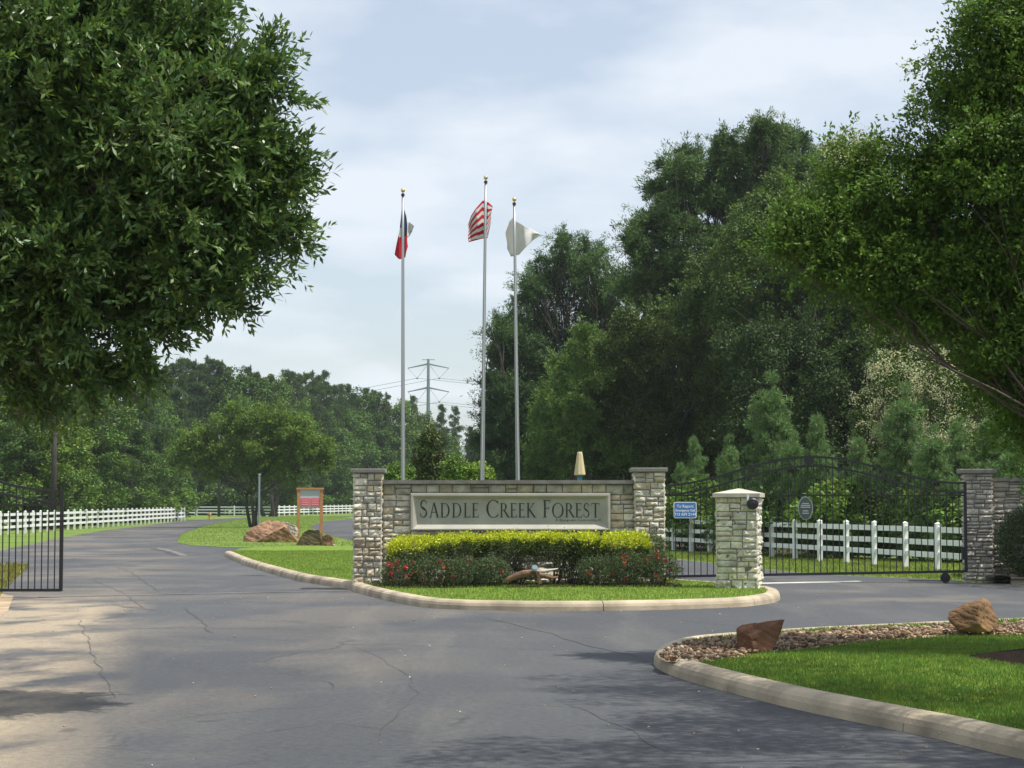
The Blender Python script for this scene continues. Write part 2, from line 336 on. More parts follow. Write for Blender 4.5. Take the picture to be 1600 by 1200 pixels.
def cloud(blobs, n_clump, per, spread, rng, shell=(0.45, 1.0), flat=0.6, ctint=0.12, nsub=11):
    """blobs [(centre, (rx,ry,rz))] -> leaf points, axes, tint, outward normals; leaves gather in lumps that sit on each blob"""
    Ps = []; As = []; Ts = []; Ns = []
    wts = np.array([b[1][0] * b[1][2] for b in blobs]); wts = wts / wts.sum(); total = n_clump * per
    for (c, r), wt in zip(blobs, wts):
        r = np.array(r); k = max(30, int(total * wt)); u = unit(rng.normal(size=(nsub, 3)) + np.array([0, 0, 0.15])); sc_ = np.array(c) + u * rng.uniform(max(0.3, shell[0]), 0.9, (nsub, 1)) * r
        rs = r[None] * rng.uniform(0.26, 0.50, (nsub, 1)) * np.array([1, 1, 0.8]); w2 = rs[:, 0] ** 2; idx = rng.choice(nsub, k, p=w2 / w2.sum())
        v = unit(rng.normal(size=(k, 3)) + u[idx] * 0.4 + np.array([0, 0, 0.25])); nzv = 1 + 0.25 * np.sin(v[:, :1] * 7 + idx[:, None]) * np.sin(v[:, 2:] * 6 + idx[:, None] * 2)
        P = sc_[idx] + v * rs[idx] * rng.uniform(0.55, 1.06, (k, 1)) ** 0.7 * nzv + rng.normal(size=(k, 3)) * spread * 0.35
        A = v * 0.5 + rng.normal(size=(k, 3)) * 0.6; Ps.append(P); As.append(A); Ns.append(v + np.array([0, 0, 0.25])); Ts.append((1 + rng.normal(size=(nsub, 1)) * ctint)[idx])
    return np.concatenate(Ps), np.concatenate(As), np.concatenate(Ts), np.concatenate(Ns)

def limb(mb, a, b, r0, r1, rng, n=6, wob=0.08, seg=7):
    a = Vector(a); b = Vector(b); L = (b - a).length; pts = []; rs = []
    w1 = Vector(rng.normal(size=3)) * wob * L; 
    for i in range(n + 1):
        t = i / n; p = a.lerp(b, t) + w1 * math.sin(math.pi * t) + Vector(rng.normal(size=3)) * (wob * 0.18 * L if 0 < i < n else 0)
        pts.append(p); rs.append(r0 + (r1 - r0) * t)
    mb.tube(pts, rs, seg); return pts

def tree(name, label, base, blobs, leaf, asp, n_clump, per, spread, m_leaf, trunk_r=0.2, fork=0.35, seed=1, group=None, cat='tree', bark='bark',
         needle=False, trunks=1, shell=(0.4, 1.0), tint=(1, 1, 1), flat=0.6, blossoms=None, limb_r=0.35, up=0.5, nsub=11, sprays=None):
    """blobs in world space; builds an Empty at the base with trunk and crown meshes"""
    rng = np.random.default_rng(seed); e = empty(name, base, label, cat, group); base = Vector(base)
    top = max(b[0][2] for b in blobs); cx = np.mean([b[0][0] for b in blobs]); cy = np.mean([b[0][1] for b in blobs])
    mb = MB()
    for k in range(trunks):
        a = 2 * math.pi * k / max(trunks, 1) + seed; off = Vector((math.cos(a), math.sin(a), 0)) * (0.0 if trunks == 1 else trunk_r * 1.1)
        fk = base + off + Vector(((cx - base.x) * 0.35, (cy - base.y) * 0.35, (top - base.z) * fork)) + off * (2.0 if trunks > 1 else 0)
        limb(mb, base + off - Vector((0, 0, 0.15)), fk, trunk_r * (1.1 if trunks == 1 else 0.8), trunk_r * 0.6, rng, 6, 0.03, 9)
        for i, (c, r) in enumerate(blobs):
            if i % trunks != k: continue
            c = Vector(c); pts = limb(mb, fk, c, trunk_r * limb_r * 1.3, trunk_r * 0.12, rng, 7, 0.07, 6)
            for j in range(4):
                t = pts[rng.integers(3, 7)]; q = c + Vector(rng.normal(size=3)) * r[0] * 0.55
                limb(mb, t, q, trunk_r * 0.16, trunk_r * 0.04, rng, 4, 0.06, 5)
    mb.build('trunk', M[bark], e, smooth=True, world=True)
    P, A, T, Nb = cloud(blobs, n_clump, per, spread, rng, shell, flat, nsub=nsub)
    if needle:
        k = 6; P = np.repeat(P, k, axis=0); A = np.repeat(unit(Nb), k, axis=0) + rng.normal(size=(len(P), 3)) * 0.6; T = np.repeat(T, k, axis=0); Nb = np.repeat(Nb, k, axis=0)
    if sprays:   # shoots that stick out of the crown and break up its outline
        ns_, ls_, nl_ = sprays; sp_P = []; sp_A = []
        for c, r in blobs:
            u = unit(rng.normal(size=(ns_, 3)) + np.array([0, 0, 0.25])); st = np.array(c) + u * np.array(r) * 0.85; d = unit(u + rng.normal(size=(ns_, 3)) * 0.4 + np.array([0, 0, 0.15])); ll = ls_ * rng.uniform(0.5, 1.3, (ns_, 1))
            t_ = rng.uniform(0, 1, (ns_, nl_, 1)); q = st[:, None] + d[:, None] * ll[:, None] * t_ + np.array([0, 0, -0.22]) * ll[:, None] * t_ ** 2 + rng.normal(size=(ns_, nl_, 3)) * leaf * 0.45
            sp_P.append(q.reshape(-1, 3)); sp_A.append((d[:, None] * 0.8 + rng.normal(size=(ns_, nl_, 3)) * 0.6).reshape(-1, 3))
        sp_P = np.concatenate(sp_P); sp_A = np.concatenate(sp_A); P = np.concatenate([P, sp_P]); A = np.concatenate([A, sp_A]); T = np.concatenate([T, np.full((len(sp_P), 1), 1.12)]); Nb = np.concatenate([Nb, rng.normal(size=sp_P.shape) * 0.5 + np.array([0, 0, 0.7])])
    tn = tints(len(P), rng, 0.14, 0.10) * T * np.array(tint)
    me = leaf_mesh('crown', P, A, leaf * rng.uniform(0.7, 1.25, len(P)), asp, tn, base, rng, upbias=up, Nb=Nb * (0.8 if needle else 1.0))
    link('crown', me, M[m_leaf], e)
    if blossoms:
        bl, nb, sz = blossoms
        P, A, T, Nb = cloud(bl, nb, 14, sz, rng, (0.8, 1.0), 1.0, nsub=26)
        kk = rng.random(len(P)) < 0.8; P = P[kk]
        A = rng.normal(size=P.shape)
        me = leaf_mesh('blossom', P, A, sz * 0.9, 0.8, tints(len(P), rng, 0.12, 0.05), base, rng); link('blossom', me, M['petal_cream'], e)
    return e

def PB(px, py, r, D, ry=None, dz=1.0):
    """a foliage mass: centre seen at (px,py) at distance D, radius r photo pixels"""
    s = D / F; return (tuple(W(px, py, D)), (r * s, (ry if ry else r * s * 0.95), r * s * dz))

# ------------------------------------------------------------------ ground, roads
def poly_sheet(name, pts, z, m, kind='structure', sub=False):
    me = bpy.data.meshes.new(name); bm = bmesh.new(); vs = [bm.verts.new((p[0], p[1], z)) for p in pts]; f = bm.faces.new(vs)
    bmesh.ops.triangulate(bm, faces=[f]); bmesh.ops.recalc_face_normals(bm, faces=bm.faces)
    for f in bm.faces:
        if f.normal.z < 0: f.normal_flip()
    bm.to_mesh(me); bm.free(); o = link(name, me, m); tag(o, kind=kind); return o
gnd = MB(); gnd.add([(-900, -60, -0.02), (900, -60, -0.02), (900, 1800, -0.02), (-900, 1800, -0.02)], [(0, 1, 2, 3)])
tag(gnd.build('ground', M['ground']), kind='structure')
def g2(L, z=0.0): return [tuple(G(x, y, z))[:2] for x, y in L]
front = [(-6.8, -8), (-6.8, 20), (-8.4, 30), (-9.8, 37), (-13.8, 52), (-24, 60), (-26, 66), (-18.2, 68)] + g2([(50, 850), (96, 840), (160, 829), (230, 820.5), (290, 813.5), (327, 811.5), (355, 810), (380, 808.8)]) + \
    [(-27, 209), (-20, 222), (-8, 236), (10, 250), (10, 242), (-8, 228), (-19, 214)] + g2([(400, 810.2), (385, 812), (350, 817)]) + [(-11.0, 130), (-8, 85), (-6, 60), (0, 50), (3.5, 47)] + \
    [(5.0, 58), (5.7, 55), (6.6, 49.4), (7.7, 46), (9.3, 44), (9.9, 43), (9.9, 41.2), (16, 41.2), (34, 38), (34, 26), (30, -8)]
poly_sheet('road', front, 0.0, M['asphalt'])
ent_road = [(3.6, 44), (1.5, 56), (-3.5, 72)] + g2([(548, 845), (513, 836.5), (490, 828), (486, 821), (507, 814), (549, 810)]) + [(-12, 207), (-2, 226), (4, 222), (-4, 200), (-8, 180), (-8.5, 160), (-7, 135), (-3.5, 110), (0, 88), (3, 71), (4.9, 59), (6.5, 50), (6.5, 44)]
poly_sheet('entry_road', ent_road, 0.004, M['asphalt'])
# unkerbed grass median between the two carriageways
median = g2([(277, 848), (282, 836), (315, 823), (350, 815.5), (385, 811)]) + [(-25, 214), (-18.5, 212)] + g2([(549, 811), (507, 814.5), (486, 821.3), (490, 828), (513, 836.5), (548, 845)]) + [(-5.6, 79), (-4.4, 73), (-4.8, 69.4)] + g2([(462, 857.3), (400, 856.5), (350, 855.3), (300, 852.6)])
poly_sheet('median_lawn', median, 0.012, M['ground'])
sh = poly_sheet('dirt_shoulder', [(-14, -8), (-6.6, -8), (-6.5, 14), (-6.3, 20), (-7.2, 26), (-8.1, 31), (-9.3, 36), (-10.4, 38), (-14.3, 52), (-20, 50), (-18, 30)], 0.004, M['sand'])

# sealed cracks and seams in the asphalt
M['crack'] = mat('tar_filled_crack', (0.047, 0.048, 0.050), 0.8, var=0.3, scale=9)
M['patch'] = mat('old_pale_patch', (0.155, 0.148, 0.135), 0.9, var=0.3, scale=3)
def crack(pix, wd, m='crack', name='road_crack', z=0.0035):
    P = [G(*p) for p in pix]; mb = MB(); L = []; rr = random.Random(len(pix) * 7 + int(pix[0][0]))
    for a, b in zip(P, P[1:]):
        n = max(2, int((b - a).length / 0.12))
        for k in range(n): L.append(a.lerp(b, k / n))
    L.append(P[-1]); vs = []
    for i, p in enumerate(L):
        d = (L[min(i + 1, len(L) - 1)] - L[max(i - 1, 0)]).normalized(); nr = Vector((-d.y, d.x, 0)); j = 0.08 * noise.noise(p * 1.1) + 0.012 * noise.noise(p * 6); w_ = 0.62 * wd * (0.35 + 0.9 * rr.random()) * min(1, i / 3 + .2, (len(L) - 1 - i) / 3 + .2)
        q = p + nr * j; q.z = z; vs += [q + nr * w_ / 2, q - nr * w_ / 2]
    mb.add(vs, [(2 * i, 2 * i + 1, 2 * i + 3, 2 * i + 2) for i in range(len(L) - 1)]); return tag(mb.build(name, M[m]), kind='structure')
crack([(760, 966), (800, 975), (860, 990), (920, 1010), (985, 1022), (1022, 1041)], 0.035)
crack([(124, 968), (140, 1010), (160, 1060), (176, 1092)], 0.018)
crack([(548, 1008), (600, 1030), (640, 1062), (652, 1085), (608, 1125), (592, 1160)], 0.010)
crack([(290, 950), (318, 975), (330, 990)], 0.05)
crack([(480, 1062), (512, 1066), (520, 1078)], 0.03)
crack([(140, 905), (190, 925), (225, 950)], 0.03); crack([(180, 885), (205, 895), (250, 925)], 0.04)
crack([(880, 1100), (960, 1130), (1040, 1175)], 0.015); crack([(380, 1150), (520, 1130), (700, 1150)], 0.012)
crack([(236, 857), (262, 863), (276, 869)], 0.30); crack([(246, 856), (272, 862), (288, 868)], 0.5, 'patch', 'road_patch', 0.003)
# -------- kerbed islands
def sweep_kerb(name, pts, width, height, seg_len=3.05, closed=False):
    """rounded concrete kerb, cast in lengths with open joints; pts = outer bottom line, inside to the left"""
    P = [Vector((p[0], p[1], 0)) for p in pts]
    if closed: P.append(P[0].copy())
    # catmull-rom resample
    Q = []
    for i in range(len(P) - 1):
        p0 = P[i - 1] if i > 0 else (P[-2] if closed else P[i] * 2 - P[i + 1]); p1 = P[i]; p2 = P[i + 1]; p3 = P[i + 2] if i + 2 < len(P) else (P[1] if closed else P[i + 1] * 2 - P[i])
        n = max(2, int((p2 - p1).length / 0.18))
        for k in range(n):
            t = k / n; Q.append(0.5 * ((2 * p1) + (-p0 + p2) * t + (2 * p0 - 5 * p1 + 4 * p2 - p3) * t * t + (-p0 + 3 * p1 - 3 * p2 + p3) * t ** 3))
    Q.append(P[-1].copy())
    prof = [(0.0, -0.03), (0.010, height * 0.45), (0.028, height * 0.72), (0.06, height * 0.90), (0.105, height * 0.985), (0.15, height), (width - 0.04, height), (width - 0.01, height - 0.012), (width, height - 0.05), (width, -0.03)]
    mb = MB(); dist = 0.0; start = 0; np_ = len(prof)
    def ring(i, shift=0.0):
        d = (Q[min(i + 1, len(Q) - 1)] - Q[max(i - 1, 0)]).normalized(); nrm = Vector((-d.y, d.x, 0)); q = Q[i] + d * shift
        j = 1 + 0.02 * noise.noise(q * 1.7)
        return [q + nrm * a + Vector((0, 0, b * j)) for a, b in prof]
    segs = []; cur = [0]
    for i in range(1, len(Q)):
        dist += (Q[i] - Q[i - 1]).length; cur.append(i)
        if dist > seg_len or i == len(Q) - 1: segs.append(cur); cur = [i]; dist = 0.0
    for sg in segs:
        if len(sg) < 2: continue
        b0 = len(mb.v); rings = [ring(i, 0.007 if i == sg[0] else (-0.007 if i == sg[-1] else 0)) for i in sg]
        tn = 1 + random.uniform(-0.10, 0.08); vs = [v for r_ in rings for v in r_]; fs = []
        for a in range(len(rings) - 1):
            for k in range(np_ - 1): fs.append((a * np_ + k, a * np_ + k + 1, (a + 1) * np_ + k + 1, (a + 1) * np_ + k)[::-1])
        fs.append(tuple(range(np_))); fs.append(tuple((len(rings) - 1) * np_ + k for k in range(np_))[::-1])
        mb.add(vs, fs, (tn, tn, tn))
    o = mb.build(name, M['kerb_attr'], colors=True); tag(o, kind='structure'); return o, Q
M['kerb_attr'] = mat('cast_concrete_kerb', (0.41, 0.34, 0.24), 0.92, attr=True, var=0.38, scale=1.8, bump=0.35, bscale=40)

isl_front = g2([(350, 868.5), (385, 884), (455, 905), (500, 913.5), (543, 920.5), (556, 925.5), (600, 937), (660, 948.5), (730, 953), (870, 955), (1010, 953.5), (1100, 951), (1165, 948), (1208, 942)]) + [(4.82, 34.7), (4.97, 36.2), (4.75, 37.6)]
isl_back = [(4.2, 38.8), (3.45, 40.4), (3.0, 43), (1.4, 50), (-1.5, 60), (-3.0, 65), (-5.0, 69.6)] + g2([(462, 858), (400, 861.5), (368, 862.8)])
kerb_pts = isl_front + isl_back
sweep_kerb('kerb', isl_front + isl_back[:5], 0.26, 0.155)
def inset(pts, d):
    n = len(pts); o = []
    for i in range(n):
        a = Vector(pts[i - 1]); b = Vector(pts[i]); c = Vector(pts[(i + 1) % n]); t = (c - a).normalized(); o.append((b.x - t.y * d, b.y + t.x * d))
    return o
isl_in = inset(isl_front + isl_back, 0.2)
poly_sheet('island_lawn', isl_in, 0.135, M['lawn'])

RI_near = g2([(1600, 1187), (1450, 1152), (1250, 1110), (1150, 1085), (1080, 1066), (1040, 1052), (1022, 1040)])
ri = [(18, 12.0), (12, 7), (7.0, 5.5), (5.0, 9.0)] + RI_near + g2([(1024, 1031), (1040, 1021)]) + g2([(1075, 1012.5), (1150, 1005.5), (1240, 999), (1330, 994), (1450, 988), (1600, 981)]) + [(11, 29.5), (18, 33)]
ri = ri[::-1]  # inside to the left needs anticlockwise order
def area2(p): return sum(p[i][0] * p[(i + 1) % len(p)][1] - p[(i + 1) % len(p)][0] * p[i][1] for i in range(len(p)))
if area2(ri) < 0: ri = ri[::-1]
if area2(isl_front + isl_back) < 0: print('ISLAND CLOCKWISE')
sweep_kerb('kerb', ri, 0.27, 0.155, closed=True)
poly_sheet('corner_lawn', inset(ri, 0.2), 0.13, M['lawn'])

# kerb by the right-hand wall, and the planting bed behind it
sweep_kerb('kerb', [(16.5, 38.6), (12.4, 40.9), (10.75, 41.6)][::1][::-1], 0.2, 0.14)
poly_sheet('planting_bed', [(10.4, 41.6), (12.4, 40.9), (17, 38.5), (17, 46), (10.4, 46)], 0.10, M['mulch'])
# worn white concrete threshold by the entry gate and the gate track across the exit lane
mb = MB(); a = G(1085, 914.3); b = G(1345, 909.3)
mb.box((0, -0.14, 0.004), ((b - a).length, 0.14, 0.018), Matrix.Translation(a) @ Matrix.Rotation(math.atan2(b.y - a.y, b.x - a.x), 4, 'Z'))
tag(mb.build('threshold_strip', M['white_line']), kind='structure')
mb = MB(); a = G(60, 933.5); b = G(548, 923); mb.box((0, -0.06, 0.004), ((b - a).length, 0.06, 0.009), Matrix.Translation(a) @ Matrix.Rotation(math.atan2(b.y - a.y, b.x - a.x), 4, 'Z'))
tag(mb.build('gate_track', mat('track_concrete', (0.19, 0.175, 0.155), 0.9, var=0.35, scale=1.2)), kind='structure')

# -------- grass blades (meshes of many small blades)
def in_poly(P, poly):
    x, y = P[:, 0], P[:, 1]; inside = np.zeros(len(P), bool); n = len(poly); j = n - 1
    for i in range(n):
        xi, yi = poly[i]; xj, yj = poly[j]
        c = ((yi > y) != (yj > y)) & (x < (xj - xi) * (y - yi) / (yj - yi + 1e-12) + xi); inside ^= c; j = i
    return inside
def vnoise(P, s, seed=0):
    return np.array([noise.noise(Vector((p[0] * s + seed, p[1] * s, 0))) for p in P])
def grass(name, poly, z, n, hgt, rng, box=None, tint=(1, 1, 1), excl=None):
    poly = np.array(poly); lo = poly.min(0); hi = poly.max(0)
    if box: lo = np.maximum(lo, box[0]); hi = np.minimum(hi, box[1])
    P = rng.uniform(lo, hi, size=(n, 2)); P = P[in_poly(P, poly)]
    if excl is not None:
        for e_ in excl: P = P[~in_poly(P, np.array(e_))]
    N = len(P); pn = vnoise(P, 1.1); pn2 = vnoise(P, 3.7, 9)
    P3 = np.concatenate([P, np.full((N, 1), z - 0.01)], 1); A = rng.normal(size=(N, 3)) * 0.42; A[:, 2] = 1
    t = tints(N, rng, 0.20, 0.13) * (1 + 0.38 * pn + 0.30 * pn2)[:, None] * np.array(tint); t[:, 0] *= 1 + 0.5 * np.clip(pn2, 0, 1)
    me = leaf_mesh(name, P3, A, hgt * rng.uniform(0.5, 1.2, N) * (1 + 0.3 * pn), 0.16, t, (0, 0, 0), rng, upbias=0)
    return tag(link(name, me, M['grass']), kind='stuff')
grass('grass', isl_in, 0.135, 260000, 0.055, np.random.default_rng(3), ((-10, 30), (6, 63)))
gravel_edge = g2([(1040, 1034), (1075, 1036), (1112, 1034), (1200, 1021), (1300, 1010), (1400, 1000), (1480, 994), (1600, 993)], 0.135)
grav_poly = gravel_edge + [(8.6, 23.0), (12, 30.5), (9.0, 27.9)] + g2([(1600, 976.5), (1450, 982.5), (1330, 988), (1240, 993), (1150, 999.5), (1080, 1006), (1040, 1017), (1028, 1028)], 0.135)
mulch_c = Vector((6.25, 19.9)); 
mulch_poly = [(mulch_c.x + 1.42 * math.cos(a) * (1 + 0.1 * math.sin(3 * a)), mulch_c.y + 1.35 * math.sin(a) * (1 + 0.08 * math.cos(5 * a))) for a in np.linspace(0, 2 * math.pi, 24, endpoint=False)]
grass('grass', inset(ri, 0.26), 0.13, 330000, 0.055, np.random.default_rng(4), ((1.2, 9), (8.2, 30)), excl=[grav_poly, mulch_poly, g2([(1020, 1040), (1100, 1003), (1330, 988), (1700, 972), (1700, 983), (1400, 996), (1130, 1016)], 0.135)], tint=(0.78, 0.88, 0.85))  # darker tint puts part of the tree shade into the blade colour
grass('grass', median, 0.012, 90000, 0.10, np.random.default_rng(5), ((-40, 66), (0, 220)))
if 0: grass('grass', [(-30, 60), (-18.2, 68), (-17.5, 78), (-17, 105), (-22, 150), (-36, 170), (-44, 100)], 0.0, 60000, 0.12, np.random.default_rng(6), tint=(1.0, 0.85, 0.9))
grass('grass', [(9.9, 43.4), (7.7, 46.4), (6.6, 50), (5.6, 56), (4.2, 66), (9, 66), (14, 50), (14, 43.6)], -0.02, 70000, 0.09, np.random.default_rng(8), tint=(1.05, 0.95, 1))
# scrub grass on the left shoulder
grass('grass', [(-9.2, 34.5), (-9.9, 37.5), (-13.0, 52), (-16, 52), (-14, 30)], 0.0, 30000, 0.16, np.random.default_rng(9), tint=(1.2, 0.85, 1.1))

# mulch mound
mb = MB(); n = 36; rings = [(1.0, 0.0), (0.82, 0.05), (0.6, 0.10), (0.3, 0.14), (0.0, 0.15)]
vs = []; 
for rr, zz in rings:
    for k in range(n):
        a = 2 * math.pi * k / n; q = Vector((mulch_c.x + 1.42 * rr * math.cos(a) * (1 + 0.1 * math.sin(3 * a)), mulch_c.y + 1.35 * rr * math.sin(a) * (1 + 0.08 * math.cos(5 * a)), 0.135 + zz))
        q.z += 0.02 * noise.noise(q * 7); vs.append(q)
mb.add(vs, [(i * n + k, i * n + (k + 1) % n, (i + 1) * n + (k + 1) % n, (i + 1) * n + k) for i in range(len(rings) - 1) for k in range(n)])
tag(mb.build('mulch_bed', M['mulch'], smooth=True), kind='structure')

# -------- gravel
def stone_stuff(name, poly, n, size, z, rng, palette, box=None):
    poly = np.array(poly); lo = poly.min(0); hi = poly.max(0)
    if box: lo = np.maximum(lo, box[0]); hi = np.minimum(hi, box[1])
    P = rng.uniform(lo, hi, size=(n, 2)); P = P[in_poly(P, poly)]; N = len(P)
    base = bmesh.new(); bmesh.ops.create_icosphere(base, subdivisions=1, radius=1.0); bv = np.array([v.co[:] for v in base.verts]); bf = np.array([[v.index for v in f.verts] for f in base.faces]); base.free()
    s = size * rng.uniform(0.5, 1.6, (N, 1, 1)) * rng.uniform(0.6, 1.2, (N, 1, 3)) * np.array([1, 1, 0.7]); V = bv[None] * s * (1 + 0.22 * rng.normal(size=(N, len(bv), 1)))
    a = rng.uniform(0, 6.28, N); ca, sa = np.cos(a), np.sin(a); x = V[:, :, 0] * ca[:, None] - V[:, :, 1] * sa[:, None]; y = V[:, :, 0] * sa[:, None] + V[:, :, 1] * ca[:, None]; V[:, :, 0] = x; V[:, :, 1] = y
    V += np.concatenate([P, z + rng.uniform(0, 0.05, (N, 1))], 1)[:, None, :]
    pal = np.array(palette)[rng.integers(0, len(palette), N)] * rng.uniform(0.75, 1.25, (N, 1))
    Fq = (bf[None] + (np.arange(N) * len(bv))[:, None, None]).reshape(-1, 3)
    return tag(link(name, np_mesh(name, V.reshape(-1, 3), Fq, np.repeat(pal, len(bv), axis=0)), M['gravel']), kind='stuff')
pal = [(0.25, 0.155, 0.09), (0.19, 0.11, 0.06), (0.32, 0.23, 0.14), (0.13, 0.08, 0.05), (0.40, 0.33, 0.24), (0.23, 0.15, 0.09), (0.28, 0.20, 0.12), (0.10, 0.07, 0.045)]
poly_sheet('gravel_base', grav_poly, 0.139, M['sand'])
stone_stuff('gravel', grav_poly, 24000, 0.025, 0.145, np.random.default_rng(11), pal, ((1.2, 18), (9.5, 30)))
# fallen leaves and grit on the road
stone_stuff('road_debris', [(-5, 12), (6, 12), (6, 36), (-8, 36)], 260, 0.010, 0.002, np.random.default_rng(12), [(0.45, 0.25, 0.12), (0.5, 0.42, 0.3), (0.3, 0.2, 0.1)])

# ------------------------------------------------------------------ stonework
def split_rect(x0, x1, z0, z1, rng, mw, mh, out_):
    w_, h_ = x1 - x0, z1 - z0
    if (w_ > mw * rng.uniform(0.8, 1.25)) or (h_ > mh * rng.uniform(0.8, 1.3)):
        if w_ / mw > h_ / mh:
            t = x0 + w_ * rng.uniform(0.35, 0.65); split_rect(x0, t, z0, z1, rng, mw, mh, out_); split_rect(t, x1, z0, z1, rng, mw, mh, out_)
        else:
            t = z0 + h_ * rng.uniform(0.36, 0.64); split_rect(x0, x1, z0, t, rng, mw, mh, out_); split_rect(x0, x1, t, z1, rng, mw, mh, out_)
    else: out_.append((x0, x1, z0, z1))
def stones(mb, rects, mtx, rng, prot=0.045, rough=0.022, pal=None, gap=0.006):
    """rough-faced stones on the local plane y=0 facing -y"""
    for (x0, x1, z0, z1) in rects:
        x0 += gap; x1 -= gap; z0 += gap; z1 -= gap
        if x1 - x0 < 0.02 or z1 - z0 < 0.015: continue
        nx = 2 + max(3, int((x1 - x0) / 0.032)); nz = 2 + max(3, int((z1 - z0) / 0.032)); pr = prot * rng.uniform(0.45, 1.2); sd_ = rng.uniform(0, 99); tx, tz = rng.normal(size=2) * 0.10
        vs = []; fs = []; eu = 0.007 / (x1 - x0); ev = 0.007 / (z1 - z0)
        for j in range(nz + 1):
            for i in range(nx + 1):
                u = 0 if i == 0 else 1 if i == nx else eu + (1 - 2 * eu) * (i - 1) / (nx - 2); v = 0 if j == 0 else 1 if j == nz else ev + (1 - 2 * ev) * (j - 1) / (nz - 2); e = min(u * (x1 - x0), (1 - u) * (x1 - x0), v * (z1 - z0), (1 - v) * (z1 - z0)); ed = min(1.0, e / 0.030); ed = ed ** 0.45
                x = x0 + (x1 - x0) * u; z = z0 + (z1 - z0) * v
                nn = noise.noise(Vector((x * 13 + sd_, z * 16, sd_))) + 0.5 * noise.noise(Vector((x * 31, z * 33 + sd_, 2)))
                jx = 0.006 * noise.noise(Vector((z * 19, sd_, x * 3))); jz = 0.006 * noise.noise(Vector((x * 17, sd_ + 5, z * 3)))
                d = -0.012 + ed * (pr + 0.012) + ed * rough * nn * 1.3 + ed * ((u - .5) * (x1 - x0) * tx + (v - .5) * (z1 - z0) * tz)
                vs.append(mtx @ Vector((x + jx, -d, z + jz)))
        for j in range(nz):
            for i in range(nx):
                a = j * (nx + 1) + i; fs.append((a, a + 1, a + nx + 2, a + nx + 1))
        c = pal[rng.integers(0, len(pal))]; k = rng.uniform(0.8, 1.18); mb.add(vs, fs, tuple(q * k for q in c))
WALLPAL = [(0.58, 0.53, 0.42), (0.47, 0.44, 0.36), (0.39, 0.37, 0.31), (0.54, 0.46, 0.33), (0.66, 0.61, 0.50), (0.46, 0.39, 0.28), (0.51, 0.48, 0.42), (0.60, 0.56, 0.46)]
LIGHTPAL = [(0.56, 0.54, 0.43), (0.60, 0.57, 0.46), (0.52, 0.51, 0.41), (0.60, 0.54, 0.41)]
def T(loc, rz=0.0): return Matrix.Translation(loc) @ Matrix.Rotation(rz, 4, 'Z')
def pillar(e, w_, d_, h_, rng, pal, mw=0.30, mh=0.16, z0=0.0, prot=0.04, rough=0.022):
    """local: centred at origin, front at y=-d/2"""
    core = MB(); core.box((-w_ / 2 + 0.030, -d_ / 2 + 0.030, z0 - 0.1), (w_ / 2 - 0.030, d_ / 2 - 0.030, h_)); c_ = core.build('pillar_core', M['mortar'], e)
    mb = MB()
    for k in range(4):
        ww = w_ if k % 2 == 0 else d_; dd = d_ if k % 2 == 0 else w_; rects = []
        split_rect(-ww / 2, ww / 2, z0 - 0.05, h_, rng, mw, mh, rects)
        stones(mb, rects, T((0, 0, 0), k * math.pi / 2) @ Matrix.Translation((0, -dd / 2 + 0.02, 0)), rng, prot, rough, pal)
    return mb.build('stone_facing', M['stone'], e, colors=True)
def cap_slab(e, w_, d_, z, th, m, x=0, y=0):
    mb = MB(); b = 0.012
    prof = [(0, 0), (0, th - b), (b, th)]
    vs = []
    for o_, zz in ((0.012, 0), (0, 0.012), (0, th - b), (b, th)):
        vs += [(x - w_ / 2 + o_, y - d_ / 2 + o_, z + zz), (x + w_ / 2 - o_, y - d_ / 2 + o_, z + zz), (x + w_ / 2 - o_, y + d_ / 2 - o_, z + zz), (x - w_ / 2 + o_, y + d_ / 2 - o_, z + zz)]
    fs = [(3, 2, 1, 0), (12, 13, 14, 15)] + [(i * 4 + k, i * 4 + (k + 1) % 4, (i + 1) * 4 + (k + 1) % 4, (i + 1) * 4 + k) for i in range(3) for k in range(4)]
    mb.add(vs, fs); return mb.build('cap', m, e)

# sign wall: two pillars and the wall with its panel are one masonry structure
DW = 38.45; SX = DW / F
def wx(px): return W(px, 850, DW).x
def wz(py): return W(800, py, DW).z
wl, wr = wx(597), wx(992); wall = empty('sign_wall', ((wl + wr) / 2, DW + 0.4, 0), 'irregular limestone entrance wall with two capped end pillars carrying the carved name panel', 'sign wall')
ox = (wl + wr) / 2; oy = DW + 0.4; rng = np.random.default_rng(21)
for (a, b, ty) in ((551, 597, 739), (991, 1040, 737.5)):
    e = empty('pillar', ((wx(a) + wx(b)) / 2 - ox, DW + 0.33 - oy, 0)); e.parent = wall
    wp_ = wx(b) - wx(a); pillar(e, wp_, 0.66, wz(ty), rng, WALLPAL, 0.30, 0.17, prot=0.022, rough=0.02); cap_slab(e, wp_ + 0.10, 0.76, wz(ty) + 0.001, 0.085, M['cap'])
YF = DW + 0.13 - oy   # wall face, local
zt = wz(756)
mb = MB(); mb.box((wl - ox - 0.02, YF + 0.030, -0.1), (wr - ox + 0.02, YF + 0.36, zt)); mb.build('wall_core', M['mortar'], wall)
px0, px1, pz0, pz1 = wx(641) - ox, wx(954) - ox, wz(829), wz(771)
mb = MB(); m_ = Matrix.Translation((0, YF + 0.02, 0))
X0, X1 = wl - ox, wr - ox
for reg in ((X0, px0, 0.0, zt - 0.22), (px1, X1, 0.0, zt - 0.22), (px0, px1, 0.0, pz0)):
    rects = []; split_rect(*reg, rng, 0.36, 0.18, rects); stones(mb, rects, m_, rng, 0.028, 0.024, WALLPAL)
rects = []
x = X0
